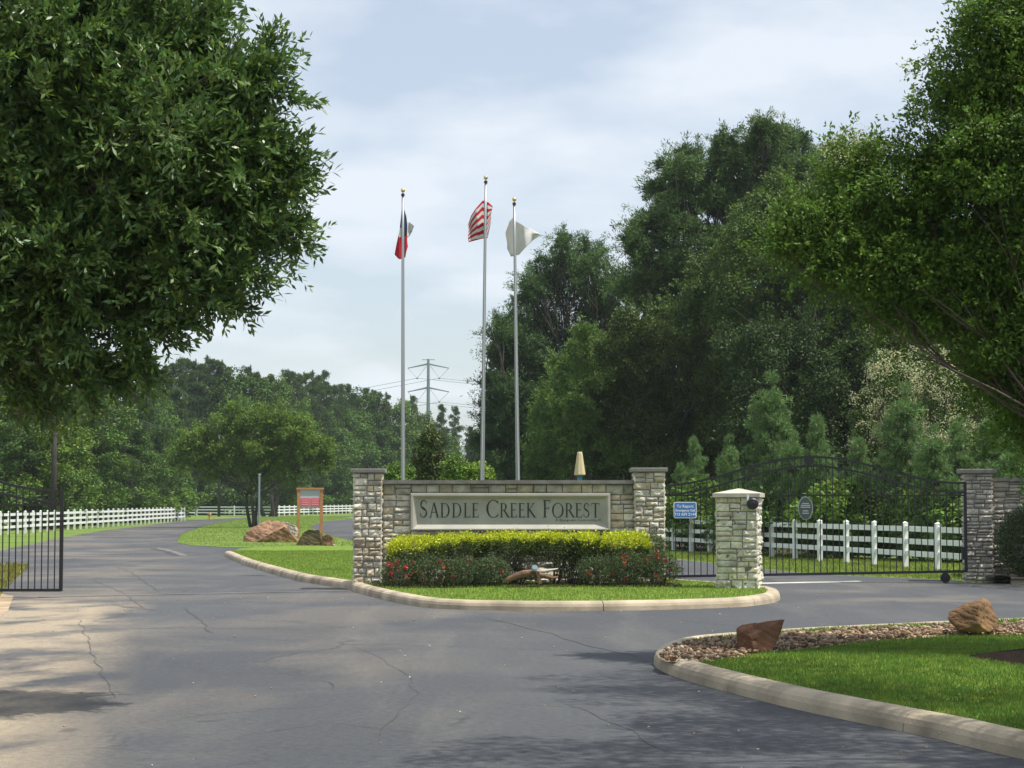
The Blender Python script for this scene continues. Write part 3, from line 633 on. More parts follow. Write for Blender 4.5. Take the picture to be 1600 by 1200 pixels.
while x < X1 - 0.01:   # top course of larger squared stones
    x2 = min(X1, x + rng.uniform(0.2, 0.42));  x2 = X1 if X1 - x2 < 0.12 else x2
    lo_ = pz1 if (x > px0 - 0.1 and x2 < px1 + 0.1) else zt - 0.22
    if rng.random() < 0.3: zz = lo_ + (zt - lo_) * rng.uniform(0.35, 0.6); rects += [(x, x2, lo_, zz), (x, x2, zz, zt)]
    else: rects.append((x, x2, lo_, zt))
    x = x2
stones(mb, rects, m_, rng, 0.035, 0.012, [(0.37, 0.34, 0.24), (0.33, 0.32, 0.25), (0.40, 0.36, 0.25), (0.30, 0.29, 0.23)])
mb.build('stone_facing', M['stone'], wall, colors=True)
mb = MB(); mb.box((X0 + 0.001, YF - 0.07, zt + 0.002), (X1 - 0.001, YF + 0.42, zt + 0.075)); mb.build('coping', M['cap'], wall)
# panel: slab set back in a chamfered frame
ix0, ix1, iz0, iz1 = wx(652) - ox, wx(945) - ox, wz(819), wz(780)
yo = YF - 0.085; yi = YF + 0.002
mb = MB(); mb.box((ix0 - 0.03, yi, iz0 - 0.03), (ix1 + 0.03, yi + 0.05, iz1 + 0.03)); panel = mb.build('name_panel', M['panel'], wall)
mb = MB(); fw = 0.05; bw = iz0 - pz0
o_ = [(px0, pz0), (px1, pz0), (px1, pz1), (px0, pz1)]; m2 = [(px0 + fw, pz0 + 0.035), (px1 - fw, pz0 + 0.035), (px1 - fw, pz1 - fw), (px0 + fw, pz1 - fw)]; i_ = [(ix0, iz0), (ix1, iz0), (ix1, iz1), (ix0, iz1)]
vs = [(x, YF + 0.02, z) for x, z in o_] + [(x, yo + 0.012, z) for x, z in o_] + [(x + (0.012 if k in (0, 3) else -0.012), yo, z + (0.012 if k < 2 else -0.012)) for k, (x, z) in enumerate(o_)] + [(x, yo, z) for x, z in m2] + [(x, yi - 0.001, z) for x, z in i_]
fs = [(r_ * 4 + k, r_ * 4 + (k + 1) % 4, (r_ + 1) * 4 + (k + 1) % 4, (r_ + 1) * 4 + k) for r_ in range(4) for k in range(4)]
mb.add(vs, fs); mb.build('panel_frame', M['frame'], wall)

# ---- roman capitals
class Glyphs:
    def __init__(s): s.v = []; s.f = []; s.n = 0; s.li = 0
    def poly(s, pts):
        s.li += 1; d = 0.0004 * (s.li % 7); b = len(s.v); n = len(pts)
        s.v += [(x, -0.006 - d, z) for x, z in pts] + [(x, 0.0, z) for x, z in pts]
        s.f.append(tuple(range(b, b + n))); s.f += [(b + k, b + n + k, b + n + (k + 1) % n, b + (k + 1) % n) for k in range(n)]
    def stroke(s, x0, z0, x1, z1, w0, w1=None):
        w1 = w0 if w1 is None else w1; d = Vector((x1 - x0, z1 - z0)).normalized(); nx, nz = -d.y, d.x
        s.poly([(x0 + nx * w0 / 2, z0 + nz * w0 / 2), (x0 - nx * w0 / 2, z0 - nz * w0 / 2), (x1 - nx * w1 / 2, z1 - nz * w1 / 2), (x1 + nx * w1 / 2, z1 + nz * w1 / 2)])
    def arc(s, cx, cz, rx, rz, a0, a1, thick, thin, n=18, stress=0.0, taper=None):
        for i in range(n):
            A = [R(a0 + (a1 - a0) * (i + k) / n) for k in (0, 1)]; q = []
            for k, a in enumerate(A):
                th = thin + (thick - thin) * abs(math.cos(a + stress)) ** 1.5
                q.append(((cx + (rx - th) * math.cos(a), cz + (rz - th * 0.8) * math.sin(a)), (cx + rx * math.cos(a), cz + rz * math.sin(a))))
            s.poly([q[0][0], q[0][1], q[1][1], q[1][0]])
def glyph(G_, ch, ox_, h):
    t, n_ = 0.115, 0.05; tr = lambda x, z: (ox_ + x * h, z * h)
    def st(x0, z0, x1, z1, a, b=None): G_.stroke(*tr(x0, z0), *tr(x1, z1), a * h, None if b is None else b * h)
    def ser(x, z, wd=0.26): G_.stroke(*tr(x - wd / 2, z), *tr(x + wd / 2, z), 0.03 * h)
    def arc(cx, cz, rx, rz, a0, a1, tk=t + 0.015, tn=n_ - 0.01, **k): G_.arc(*tr(cx, cz), rx * h, rz * h, a0, a1, tk * h, tn * h, **k)
    if ch == 'S': arc(0.27, 0.745, 0.22, 0.265, 40, 235, 0.09, 0.045, stress=0.5); arc(0.26, 0.26, 0.235, 0.275, -135, 60, 0.09, 0.045, stress=0.5); st(0.135, 0.60, 0.38, 0.43, 0.125); st(0.43, 0.92, 0.445, 0.76, 0.05, 0.015); st(0.07, 0.08, 0.05, 0.27, 0.05, 0.015); return 0.60
    if ch == 'A': st(0.36, 1.0, 0.09, 0.02, 0.055); st(0.37, 1.03, 0.68, 0.02, t + 0.01); st(0.19, 0.36, 0.55, 0.36, 0.045); ser(0.09, 0.015, 0.24); ser(0.68, 0.015, 0.26); return 0.80
    if ch == 'D': st(0.16, 0, 0.16, 1, t); ser(0.14, 0.015, 0.24); ser(0.14, 0.985, 0.24); st(0.16, 0.98, 0.40, 0.98, 0.042); st(0.16, 0.02, 0.40, 0.02, 0.042); arc(0.36, 0.5, 0.42, 0.5, -90, 90); return 0.88
    if ch == 'L': st(0.16, 0, 0.16, 1, t); ser(0.16, 0.985, 0.28); ser(0.12, 0.015, 0.2); st(0.16, 0.022, 0.52, 0.022, 0.045); st(0.53, 0.0, 0.57, 0.19, 0.05, 0.015); return 0.60
    if ch in 'EF':
        st(0.16, 0, 0.16, 1, t); ser(0.12, 0.985, 0.2); st(0.16, 0.978, 0.50, 0.978, 0.045); st(0.50, 1.0, 0.51, 0.83, 0.045, 0.015); st(0.16, 0.53, 0.42, 0.53, 0.045); st(0.42, 0.61, 0.42, 0.45, 0.03)
        if ch == 'E': ser(0.12, 0.015, 0.2); st(0.16, 0.022, 0.53, 0.022, 0.045); st(0.53, 0.0, 0.57, 0.18, 0.05, 0.015)
        else: ser(0.16, 0.015, 0.28)
        return 0.60 if ch == 'E' else 0.56
    if ch == 'C': arc(0.52, 0.5, 0.47, 0.52, 48, 312, stress=-0.1, n=24); st(0.82, 0.93, 0.83, 0.74, 0.045, 0.015); st(0.80, 0.08, 0.85, 0.22, 0.045, 0.02); return 0.88
    if ch == 'O': arc(0.50, 0.5, 0.47, 0.52, 0, 360, n=32, stress=0.2); return 1.0
    if ch == 'R': st(0.16, 0, 0.16, 1, t); ser(0.16, 0.015, 0.28); ser(0.12, 0.985, 0.2); arc(0.30, 0.745, 0.28, 0.255, -90, 90); st(0.16, 0.98, 0.32, 0.98, 0.042); st(0.16, 0.51, 0.32, 0.51, 0.04); st(0.36, 0.51, 0.72, 0.0, t); ser(0.76, 0.015, 0.14); return 0.76
    if ch == 'K': st(0.16, 0, 0.16, 1, t); ser(0.16, 0.015, 0.28); ser(0.16, 0.985, 0.28); st(0.20, 0.46, 0.58, 0.98, 0.05); ser(0.58, 0.985, 0.2); st(0.26, 0.56, 0.70, 0.0, t); ser(0.74, 0.015, 0.14); return 0.78
    if ch == 'T': st(0.33, 0, 0.33, 1, t); ser(0.33, 0.015, 0.28); st(0.04, 0.975, 0.62, 0.975, 0.045); st(0.035, 0.99, 0.02, 0.82, 0.045, 0.015); st(0.625, 0.99, 0.64, 0.82, 0.045, 0.015); return 0.68
    return 0.34
GL = Glyphs(); x = 0.0; big, small = 0.345, 0.285
for wd in ('SADDLE', 'CREEK', 'FOREST'):
    for i, ch in enumerate(wd): x += glyph(GL, ch, x, big if i == 0 else small) * (big if i == 0 else small) + 0.018
    x += 0.135
tot = x - 0.135; tgt = (wx(939) - wx(655)) ; sc = tgt / tot; zb = wz(808.5)
me = bpy.data.meshes.new('carved_name'); me.from_pydata([((wx(655) - ox) + v[0] * sc, yi + v[1], zb + v[2]) for v in GL.v], [], GL.f); link('carved_name', me, M['letter'], wall)
def text_obj(name, s, size, loc, rot, m, parent=None, align='CENTER', ext=0.001, squash=1.0, bold=0.0):
    cu = bpy.data.curves.new(name, 'FONT'); cu.body = s; cu.size = size; cu.align_x = align; cu.extrude = ext; cu.offset = bold; cu.resolution_u = 3
    o = bpy.data.objects.new(name, cu); col.objects.link(o); bpy.context.view_layer.update(); dg = bpy.context.evaluated_depsgraph_get()
    me = bpy.data.meshes.new_from_object(o.evaluated_get(dg)); bpy.data.objects.remove(o); me.materials.clear(); me.materials.append(m); me.name = name
    me.transform(Matrix.Diagonal((squash, 1, 1, 1)))
    n = bpy.data.objects.new(name, me); col.objects.link(n); n.location = loc; n.rotation_euler = rot
    if parent: n.parent = parent
    return n
text_obj('small_inscription', 'A Bluegreen Community \u00ae', 0.072, (wx(940) - ox, yi - 0.003, wz(814.5)), (math.pi / 2, 0, 0), M['letter_faint'], wall, 'RIGHT', squash=1.15)

# intercom pillar on the island
DI = 36.3; pc = G(1155, 916.5, 0.15); pc = Vector((pc.x, DI + 0.25, 0.13))
ip = empty('stone_pillar', pc, 'short pale limestone block pillar with a pyramid cap standing on the island lawn', 'pillar', rz=R(-13.5))
hI = W(1155, 777, DI).z - 0.13
pillar(ip, 0.80, 0.80, hI, np.random.default_rng(5), LIGHTPAL, 0.42, 0.19, prot=0.016, rough=0.030, z0=0)
mb = MB(); a = 0.445
vs = [(-a, -a, hI + 0.001), (a, -a, hI + 0.001), (a, a, hI + 0.001), (-a, a, hI + 0.001), (-a, -a, hI + 0.075), (a, -a, hI + 0.075), (a, a, hI + 0.075), (-a, a, hI + 0.075), (0, 0, hI + 0.17)]
mb.add(vs, [(3, 2, 1, 0), (0, 1, 5, 4), (1, 2, 6, 5), (2, 3, 7, 6), (3, 0, 4, 7), (4, 5, 8), (5, 6, 8), (6, 7, 8), (7, 4, 8)]); mb.build('pyramid_cap', M['pale_cap'], ip)
sc_ = W(1176, 787, DI - 0.32)
cm = empty('security_camera', sc_, 'round black camera housing fixed under the cap of the pale stone pillar', 'camera')
mb = MB(); mb.tube([(0, 0.16, 0), (0, 0.03, 0), (0, -0.02, 0), (0, -0.045, 0)], [0.08, 0.108, 0.108, 0.08], 20); mb.build('housing', M['black_metal'], cm, smooth=False)
mb = MB(); mb.tube([(0, -0.046, 0), (0, -0.06, 0)], [0.05, 0.03], 16); mb.build('lens', mat('dark_glass', (0.01, 0.01, 0.012), 0.1), cm)
mb = MB(); mb.box((-0.10, 0.02, 0.05), (-0.065, 0.14, 0.15)); mb.build('bracket', M['sign_white'], cm)

# right-hand end pillar and wall
DR = 42.3
rw = empty('stone_wall', (W(1534, 900, DR).x, DR + 0.33, 0), 'shaded grey stone wall with a dark capped pillar at the right end of the closed gate', 'wall')
e = empty('pillar', (0, 0, 0), rz=R(-8)); e.parent = rw
GREYPAL = [(0.50, 0.46, 0.39), (0.44, 0.40, 0.34), (0.55, 0.51, 0.43), (0.40, 0.37, 0.31)]
pillar(e, 0.62, 0.62, W(1534, 740, DR).z, np.random.default_rng(31), GREYPAL, 0.34, 0.13); cap_slab(e, 0.80, 0.80, W(1534, 740, DR).z + 0.001, 0.10, M['cap'])
mb = MB(); rects = []; zt2 = W(1590, 752, DR).z; split_rect(0.34, 5.5, -0.05, zt2, np.random.default_rng(32), 0.4, 0.14, rects); stones(mb, rects, Matrix.Translation((0, 0.02, 0)), np.random.default_rng(33), 0.04, 0.02, GREYPAL)
mb.build('stone_facing', M['stone'], rw, colors=True)
mb = MB(); mb.box((0.33, 0.030, -0.1), (5.5, 0.4, zt2)); mb.build('wall_core', M['mortar'], rw)
mb = MB(); mb.box((0.33, -0.08, zt2 + 0.002), (5.52, 0.46, zt2 + 0.08)); mb.build('coping', M['cap'], rw)

# ------------------------------------------------------------------ gates
def gate(name, label, origin, ang, length, prof, bottom, step, wheel=None, z_mid=1.9, medallion=None, bar_t=0.019):
    """local x runs along the gate; prof(t) = height of the top rail at t in 0..1"""
    e = empty(name, origin, label, 'gate', rz=ang); n = 40
    top = [(length * i / n, 0, prof(i / n)) for i in range(n + 1)]; sec = [(x, y, z - 0.20) for x, y, z in top]
    mb = MB()
    for L in (top, sec):
        for a, b in zip(L, L[1:]): mb.bar(a, b, 0.04, 0.045)
    mb.build('curved_rail', M['black_metal'], e)
    bz = bottom
    mb = MB(); mb.bar((0, 0, bz(0)), (length, 0, bz(1)), 0.05, 0.055); mb.build('bottom_rail', M['black_metal'], e)
    mb = MB(); mb.bar((0, 0, z_mid), (length, 0, z_mid), 0.035, 0.035); mb.build('middle_rail', M['black_metal'], e)
    for x in (0.0, length):
        mb = MB(); t = x / length; mb.box((x - 0.03, -0.03, bz(t) - 0.02), (x + 0.03, 0.03, prof(t) + 0.03)); mb.build('end_post', M['black_metal'], e)
    k = int(length / step)
    for i in range(1, k):
        x = i * length / k; t = x / length; mb = MB(); mb.box((x - bar_t / 2, -bar_t / 2, bz(t) - 0.02), (x + bar_t / 2, bar_t / 2, prof(t) + 0.02)); mb.build('picket', M['black_metal'], e)
    if medallion:
        t = medallion; z = prof(t) - 0.07; mb = MB(); mb.tube([(length * t, 0.03, z), (length * t, -0.03, z)], 0.11, 18); mb.build('medallion', M['black_metal'], e)
    if wheel is not None:
        x, zc = wheel; w_ = MB(); w_.tube([(x, -0.035, 0.105), (x, 0.035, 0.105)], 0.105, 18); w_.build('wheel', M['black_metal'], e)
        w_ = MB(); w_.box((x - 0.05, -0.05, 0.10), (x + 0.05, -0.037, zc + 0.02)); w_.box((x - 0.05, 0.037, 0.10), (x + 0.05, 0.05, zc + 0.02)); w_.build('wheel_bracket', M['black_metal'], e)
    return e
DG = 41.9; gx0 = W(1036, 850, DG).x; gx1 = W(1509, 850, DG - 0.1).x; GLn = gx1 - gx0
def bell(t):
    c = 0.49; d = abs(t - c) / 0.5; lo = W(800, 757, DG).z - (t - 0.5) * -0.06; return lo + (W(800, 712, DG).z - W(800, 755, DG).z) * 0.5 * (1 + math.cos(math.pi * min(1, d)))
gR = gate('sliding_gate', 'long closed black metal picket gate with an arched top between the stone pillars', (gx0, DG, 0), math.atan2(-0.1, GLn), GLn, bell, lambda t: W(800, 901, DG).z + 0.12 * t, 0.134, wheel=(GLn * 0.931, 0.24), z_mid=W(800, 774, DG).z, medallion=0.485)
mb = MB(); mb.box((GLn * 0.985, -0.12, 0.5), (GLn * 0.985 + 0.10, 0.02, 0.78)); mb.build('lock_box', M['black_metal'], gR)
DL = 35.4; lx = W(96, 850, DL).x; LL = 6.0
def bell2(t):
    zt_ = W(800, 768, DL).z; d = min(1, (1 - t) * LL / 3.2); return zt_ + 0.62 * 0.5 * (1 - math.cos(math.pi * d))
gL = gate('sliding_gate', 'open black metal picket gate slid back at the left edge of the exit lane', (lx - LL, DL, 0), 0, LL, bell2, lambda t: W(800, 922, DL).z, 0.118, z_mid=W(800, 789, DL).z)

# small signs hung on the closed gate
bs = empty('blue_sign', W(1070.5, 797, DG - 0.06), 'small blue rectangular notice with white lettering beside the right end of the stone sign wall', 'sign')
def rrect(mb, w_, h_, r_, y0, y1):
    pts = []
    for cx_, cz_, a0 in ((w_ / 2 - r_, h_ / 2 - r_, 0), (-w_ / 2 + r_, h_ / 2 - r_, 90), (-w_ / 2 + r_, -h_ / 2 + r_, 180), (w_ / 2 - r_, -h_ / 2 + r_, 270)):
        for k in range(5): a = R(a0 + 22.5 * k); pts.append((cx_ + r_ * math.cos(a), cz_ + r_ * math.sin(a)))
    n = len(pts); mb.add([(x, y0, z) for x, z in pts] + [(x, y1, z) for x, z in pts], [tuple(range(n)), tuple(range(n, 2 * n))[::-1]] + [(k, n + k, n + (k + 1) % n, (k + 1) % n) for k in range(n)])
mb = MB(); rrect(mb, 0.50, 0.355, 0.04, -0.004, 0.004); mb.build('border_plate', M['sign_white'], bs)
mb = MB(); rrect(mb, 0.465, 0.32, 0.03, -0.007, -0.0045); mb.build('sign_face', M['navy'], bs)
for s_, z_ in (('To Report', 0.055), ('Emergency Call', -0.03), ('713 659 2144', -0.12)):
    text_obj('lettering', s_, 0.085 if s_ != 'Emergency Call' else 0.068, (0, -0.009, z_), (math.pi / 2, 0, 0), M['sign_white'], bs, bold=0.002)
ov = empty('oval_sign', W(1258.5, 794, DG - 0.06), 'dark oval plaque with a pale rim hanging on the bars of the closed gate', 'sign')
def oval(mb, a, b, y0, y1, n=28):
    pts = [(a * math.cos(2 * math.pi * k / n), b * math.sin(2 * math.pi * k / n)) for k in range(n)]
    mb.add([(x, y0, z) for x, z in pts] + [(x, y1, z) for x, z in pts], [tuple(range(n))[::-1], tuple(range(n, 2 * n))] + [(k, (k + 1) % n, n + (k + 1) % n, n + k) for k in range(n)])
mb = MB(); oval(mb, 0.162, 0.255, -0.006, 0.006); mb.build('rim', M['galv'], ov)
mb = MB(); oval(mb, 0.142, 0.235, -0.010, -0.0065); mb.build('plaque_face', M['green_plate'], ov)
mb = MB()
for i, (z_, w_) in enumerate(((0.10, 0.15), (0.06, 0.2), (0.02, 0.21), (-0.06, 0.12), (-0.11, 0.14))): mb.box((-w_ / 2, -0.012, z_ - 0.009), (w_ / 2, -0.0102, z_ + 0.009))
mb.build('lettering', M['notice_grey'], ov)

# ------------------------------------------------------------------ white rail fences
def fence(name, label, pts, post_n, hgt=1.20, rails=(0.38, 0.70, 1.03), pw=0.125, rh=0.14, rt=0.045, group=None):
    """pts polyline on the ground, post_n spacing in metres"""
    P = [Vector((p[0], p[1], 0)) for p in pts]; e = empty(name, P[0], label, 'fence', group); pos = []
    for a, b in zip(P, P[1:]):
        n = max(1, round((b - a).length / post_n)); pos += [a.lerp(b, k / n) for k in range(n)]
    pos.append(P[-1]); off = [p - P[0] for p in pos]
    d0 = (P[-1] - P[0]).normalized(); nrm = Vector((d0.y, -d0.x, 0)); 
    if nrm.y > 0: nrm = -nrm
    for p in off:
        mb = MB(); a = math.atan2(d0.y, d0.x); m_ = T(p, a); h_ = pw / 2
        mb.box((-h_, -h_, -0.1), (h_, h_, hgt - 0.02), m_)
        mb.add([m_ @ Vector(v) for v in ((-h_ - .006, -h_ - .006, hgt - 0.02), (h_ + .006, -h_ - .006, hgt - 0.02), (h_ + .006, h_ + .006, hgt - 0.02), (-h_ - .006, h_ + .006, hgt - 0.02), (0, 0, hgt + 0.03))], [(3, 2, 1, 0), (0, 1, 4), (1, 2, 4), (2, 3, 4), (3, 0, 4)])
        mb.build('post', M['white'], e)
    for z in rails:
        mb = MB()
        for a, b in zip(off, off[1:]):
            mb.bar(a + Vector((0, 0, z + random.uniform(-.008, .008))), b + Vector((0, 0, z + random.uniform(-.008, .008))), rt, rh)
        mb.build('rail', M['white'], e)
    return e
A_ = G(1466, 890.5); B_ = G(1206, 870.5); d_ = (B_ - A_) / 6
fence('rail_fence', 'white three-rail fence running behind the closed entrance gate', [A_ - d_ * 3, A_ + d_ * 17], d_.length)
A_ = G(0, 835.6); B_ = G(288, 813.8)
fence('rail_fence', 'white three-rail fence with close posts along the left grass verge', [A_ - (B_ - A_) * 0.14, A_, B_], (B_ - A_).length / 35)
fence('rail_fence', 'distant white rail fence with widely spaced posts beyond the end of the left verge fence', [G(290, 806), G(307, 806), G(366, 806.3), G(425, 806.5)], 6.0, hgt=1.15)
fence('rail_fence', 'far white rail fence receding behind the kiosk board toward the sign wall', [G(428, 806.3), (-21.9, 266)], 2.6, hgt=1.2)

# ------------------------------------------------------------------ flagpoles and flags
DF = 44.5
def flagpole(label, xb, xt, yt):
    b = W(xb, 850, DF); b.z = 0.13; t = W(xt, yt + 9, DF); e = empty('flagpole', b, label, 'flagpole', 'flagpoles behind the sign wall'); v = t - b
    mb = MB(); n = 8; mb.tube([v * (i / n) for i in range(n + 1)], [0.057 - 0.028 * (i / n) for i in range(n + 1)], 14); mb.build('pole', M['steel'], e, smooth=True)
    mb = MB(); mb.tube([v, v + Vector((0, 0, 0.05)), v + Vector((0, 0, 0.06))], [0.045, 0.04, 0.015], 10); mb.build('truck', M['black_metal'], e)
    mb = MB(); mb.sphere(v + Vector((0, 0, 0.13)), 0.052, 14, 8); mb.tube([v + Vector((0, 0, 0.05)), v + Vector((0, 0, 0.1))], 0.012, 6); mb.build('finial_ball', M['gold'], e, smooth=True)
    mb = MB(); mb.box((-0.05, -0.095, 1.55), (0.05, -0.055, 1.75)); mb.build('cleat', M['galv'], e)
    mb = MB(); q = Vector((0.0, -0.075, 0)); mb.tube([q + Vector((0, 0, 1.6)), q * 0.8 + v * 0.5, q * 0.55 + v * 0.99], 0.0045, 5); mb.build('halyard', M['sign_white'], e)
    return e, b, v
flagpole('left steel flagpole flying the drooping red, white and blue flag', 630, 629.5, 297)
flagpole('tallest, middle steel flagpole flying the striped flag', 752, 759, 277)
flagpole('right steel flagpole flying the plain white flag', 811, 803.5, 311)
def cloth(name, label, grp, cols, mats, pick, nz=26, sub=5, wave=0.05, D0=DF + 0.12, seed=0):
    """cols: list of (top(px,py), bottom(px,py), depth offset); rows interpolate down each column"""
    C_ = []
    for i in range(len(cols) - 1):
        for k in range(sub):
            t = k / sub; t = t * t * (3 - 2 * t) * 0.5 + t * 0.5; a, b = cols[i], cols[i + 1]; C_.append(tuple((a[0][j] + (b[0][j] - a[0][j]) * t) for j in (0, 1)) + tuple((a[1][j] + (b[1][j] - a[1][j]) * t) for j in (0, 1)) + (a[2] + (b[2] - a[2]) * t,))
    a = cols[-1]; C_.append((*a[0], *a[1], a[2])); vs = []; fs = []; mi = []; nc = len(C_)
    for i, (x0, y0, x1, y1, d) in enumerate(C_):
        for j in range(nz + 1):
            v = j / nz; u = i / (nc - 1); px = x0 + (x1 - x0) * v + 1.0 * math.sin(v * 5 + u * 7 + seed); py = y0 + (y1 - y0) * v
            vs.append(W(px, py, D0 + d + wave * math.sin(u * 15 + v * 4 + seed) * (0.3 + u)))
    for i in range(nc - 1):
        for j in range(nz):
            fs.append((i * (nz + 1) + j, i * (nz + 1) + j + 1, (i + 1) * (nz + 1) + j + 1, (i + 1) * (nz + 1) + j)); u = (i + .5) / (nc - 1); v = (j + .5) / nz
            q = [vs[k] for k in fs[-1]]; mi.append(pick(u, v))
    mb = MB(); mb.v = [tuple(v) for v in vs]; mb.c = [(1, 1, 1)] * len(vs); mb.f = fs; mb.mi = mi
    o = mb.build(name, mats, smooth=True); recenter(o, vs[0]); sm = o.modifiers.new('solid', 'SOLIDIFY'); sm.thickness = 0.003; return tag(o, label, 'flag', grp)
# striped flag: hoist bunched by the pole, fly hanging to the left
def us_pick(u, v):
    if u > 0.14 and u < 0.30 and v < 0.12: return 2
    k = int(v * 10.0 + u * 0.6); return 0 if k % 2 == 0 else 1
cloth('flag', 'red and white striped flag folded to the left of the middle pole', 'flags on the poles', [((762, 315), (760, 372), 0.0), ((768.5, 322), (768, 343), 0.22), ((763, 317), (761, 372), 0.30), ((755, 313), (752, 373), 0.22), ((745, 325), (744, 375.5), 0.12), ((736, 338), (737, 377.5), 0.2), ((730.5, 352), (733, 378.5), 0.12)],
      [M['flag_red'], M['flag_white'], M['flag_blue']], us_pick, nz=40, wave=0.03)
def tx_pick(u, v):
    if v > 0.60: return 0
    if u > 0.55 and v < 0.62: return 2 if u < 0.93 else 1
    return 1 if v > 0.42 else 2
cloth('flag', 'drooping red, white and blue flag wrapped around the left pole', 'flags on the poles', [((629, 325), (617.5, 398), 0.1), ((627, 322), (623, 405), 0.0), ((629, 321), (629, 404), 0.16), ((631, 323), (634, 402), 0.05), ((635, 340), (638, 385), 0.2)],
      [M['flag_red'], M['flag_white'], M['flag_blue']], tx_pick, nz=34, wave=0.03)
cloth_w = cloth('flag_fly', 'x', 'x', [((634, 344), (637, 372), 0.2), ((640, 346), (641, 366), 0.3), ((646, 352), (645, 362), 0.2)], [M['flag_white']], lambda u, v: 0, nz=10, wave=0.02)
for k_ in ('label', 'category', 'group'): del cloth_w[k_]
tx = [o for o in bpy.data.objects if o.name == 'flag.001'][0]
bpy.context.view_layer.update(); cloth_w.parent = tx; cloth_w.matrix_parent_inverse = tx.matrix_world.inverted()
cloth('flag', 'plain white flag billowing to the right of the right pole', 'flags on the poles', [((803, 337), (805, 400), 0.0), ((797, 345), (797, 398), 0.18), ((791, 362), (792, 388), 0.30), ((797, 345), (799, 401), 0.42), ((806, 345), (812, 398), 0.30), ((817, 352), (822, 386), 0.2), ((830, 358), (834, 374), 0.3), ((844, 366), (844, 368), 0.2)],
      [M['flag_white']], lambda u, v: 0, nz=26, wave=0.07, seed=2)

# ------------------------------------------------------------------ kiosk board, posts, marker, hydrant
kp = G(484, 842.5); kd = kp.y; ks = kd / F
k_ = empty('notice_board', kp, 'brown timber notice board on two posts with red and grey notices', 'notice board', rz=R(14))
hw = 0.53; kh = W(484, 765, kd).z
for sx_ in (-1, 1):
    mb = MB(); mb.box((sx_ * hw - 0.065, -0.065, -0.1), (sx_ * hw + 0.065, 0.065, kh)); mb.build('post', M['cedar'], k_)
mb = MB(); mb.box((-hw - 0.10, -0.10, kh + 0.002), (hw + 0.10, 0.10, kh + 0.09)); mb.build('top_beam', M['cedar'], k_)
zb_ = W(484, 792, kd).z
mb = MB(); mb.box((-hw + 0.065, -0.03, zb_ - 0.04), (hw - 0.065, 0.03, kh)); mb.build('board', M['notice_grey'], k_)
for sx_ in (-1, 1):
    mb = MB(); x0 = 0.02 if sx_ > 0 else -0.44; mb.box((x0, -0.045, zb_ + 0.03), (x0 + 0.42, -0.032, zb_ + 0.40)); nn = mb.build('notice', M['sign_pink'], k_)
    mb = MB()
    for i in range(3): mb.box((x0 + 0.05, -0.049, zb_ + 0.10 + i * 0.1), (x0 + 0.37, -0.0455, zb_ + 0.125 + i * 0.1))
    mb.build('printed_lines', mat('faded_print', (0.75, 0.4, 0.42), 0.6), nn)
def thin_post(name, label, px, py_b, py_t, r_, m, D=None):
    b = G(px, py_b) if D is None else Vector((W(px, py_b, D).x, D, 0)); e = empty(name, b, label, 'post'); h_ = W(px, py_t, b.y).z; mb = MB(); mb.tube([(0, 0, -0.1), (0, 0, h_)], r_, 10); mb.build('pole', m, e); mb = MB(); mb.sphere((0, 0, h_), r_ * 1.15, 8, 4); mb.build('end_cap', m, e); return e
thin_post('metal_post', 'slim grey metal post rising behind the big tan boulder', 404.5, 824, 742, 0.062, M['galv'], D=112)
thin_post('metal_post', 'thin grey-green post standing at the far white fence', 306, 806.5, 765, 0.07, mat('grey_green', (0.12, 0.19, 0.19), 0.6))
mp = W(906, 760, 48.0); mp.z = 0.13; e = empty('marker_post', mp, 'pale tan tapered cover on a blue post showing above the sign wall coping', 'marker')
z0, z1 = W(906, 742.5, 48).z - 0.13, W(906, 706, 48).z - 0.13
mb = MB(); mb.tube([(0, 0, 0), (0, 0, z0 + 0.02)], 0.062, 12); mb.build('post', M['blue_post'], e, smooth=True)
mb = MB(); n = 8; mb.tube([(0, 0, z0), (0, 0, z0 + 0.02), (0, 0, z1 - 0.03), (0, 0, z1)], [0.135, 0.148, 0.068, 0.05], n); mb.build('tapered_cover', M['tan'], e)
hp = G(328, 811); e = empty('fire_hydrant', hp, 'small yellow and orange fire hydrant on the far grass near the fence corner', 'hydrant')
mb = MB(); mb.tube([(0, 0, 0), (0, 0, 0.06), (0, 0, 0.07), (0, 0, 0.42)], [0.17, 0.17, 0.11, 0.11], 12); mb.build('barrel', M['hydrant'], e)
mb = MB(); mb.tube([(0, 0, 0.42), (0, 0, 0.5), (0, 0, 0.58), (0, 0, 0.64)], [0.14, 0.12, 0.06, 0.03], 12); mb.build('bonnet', M['orange'], e)
for sx_ in (-1, 1): mb = MB(); mb.tube([(sx_ * 0.1, 0, 0.33), (sx_ * 0.19, 0, 0.33)], 0.055, 10); mb.build('nozzle', M['orange'], e)

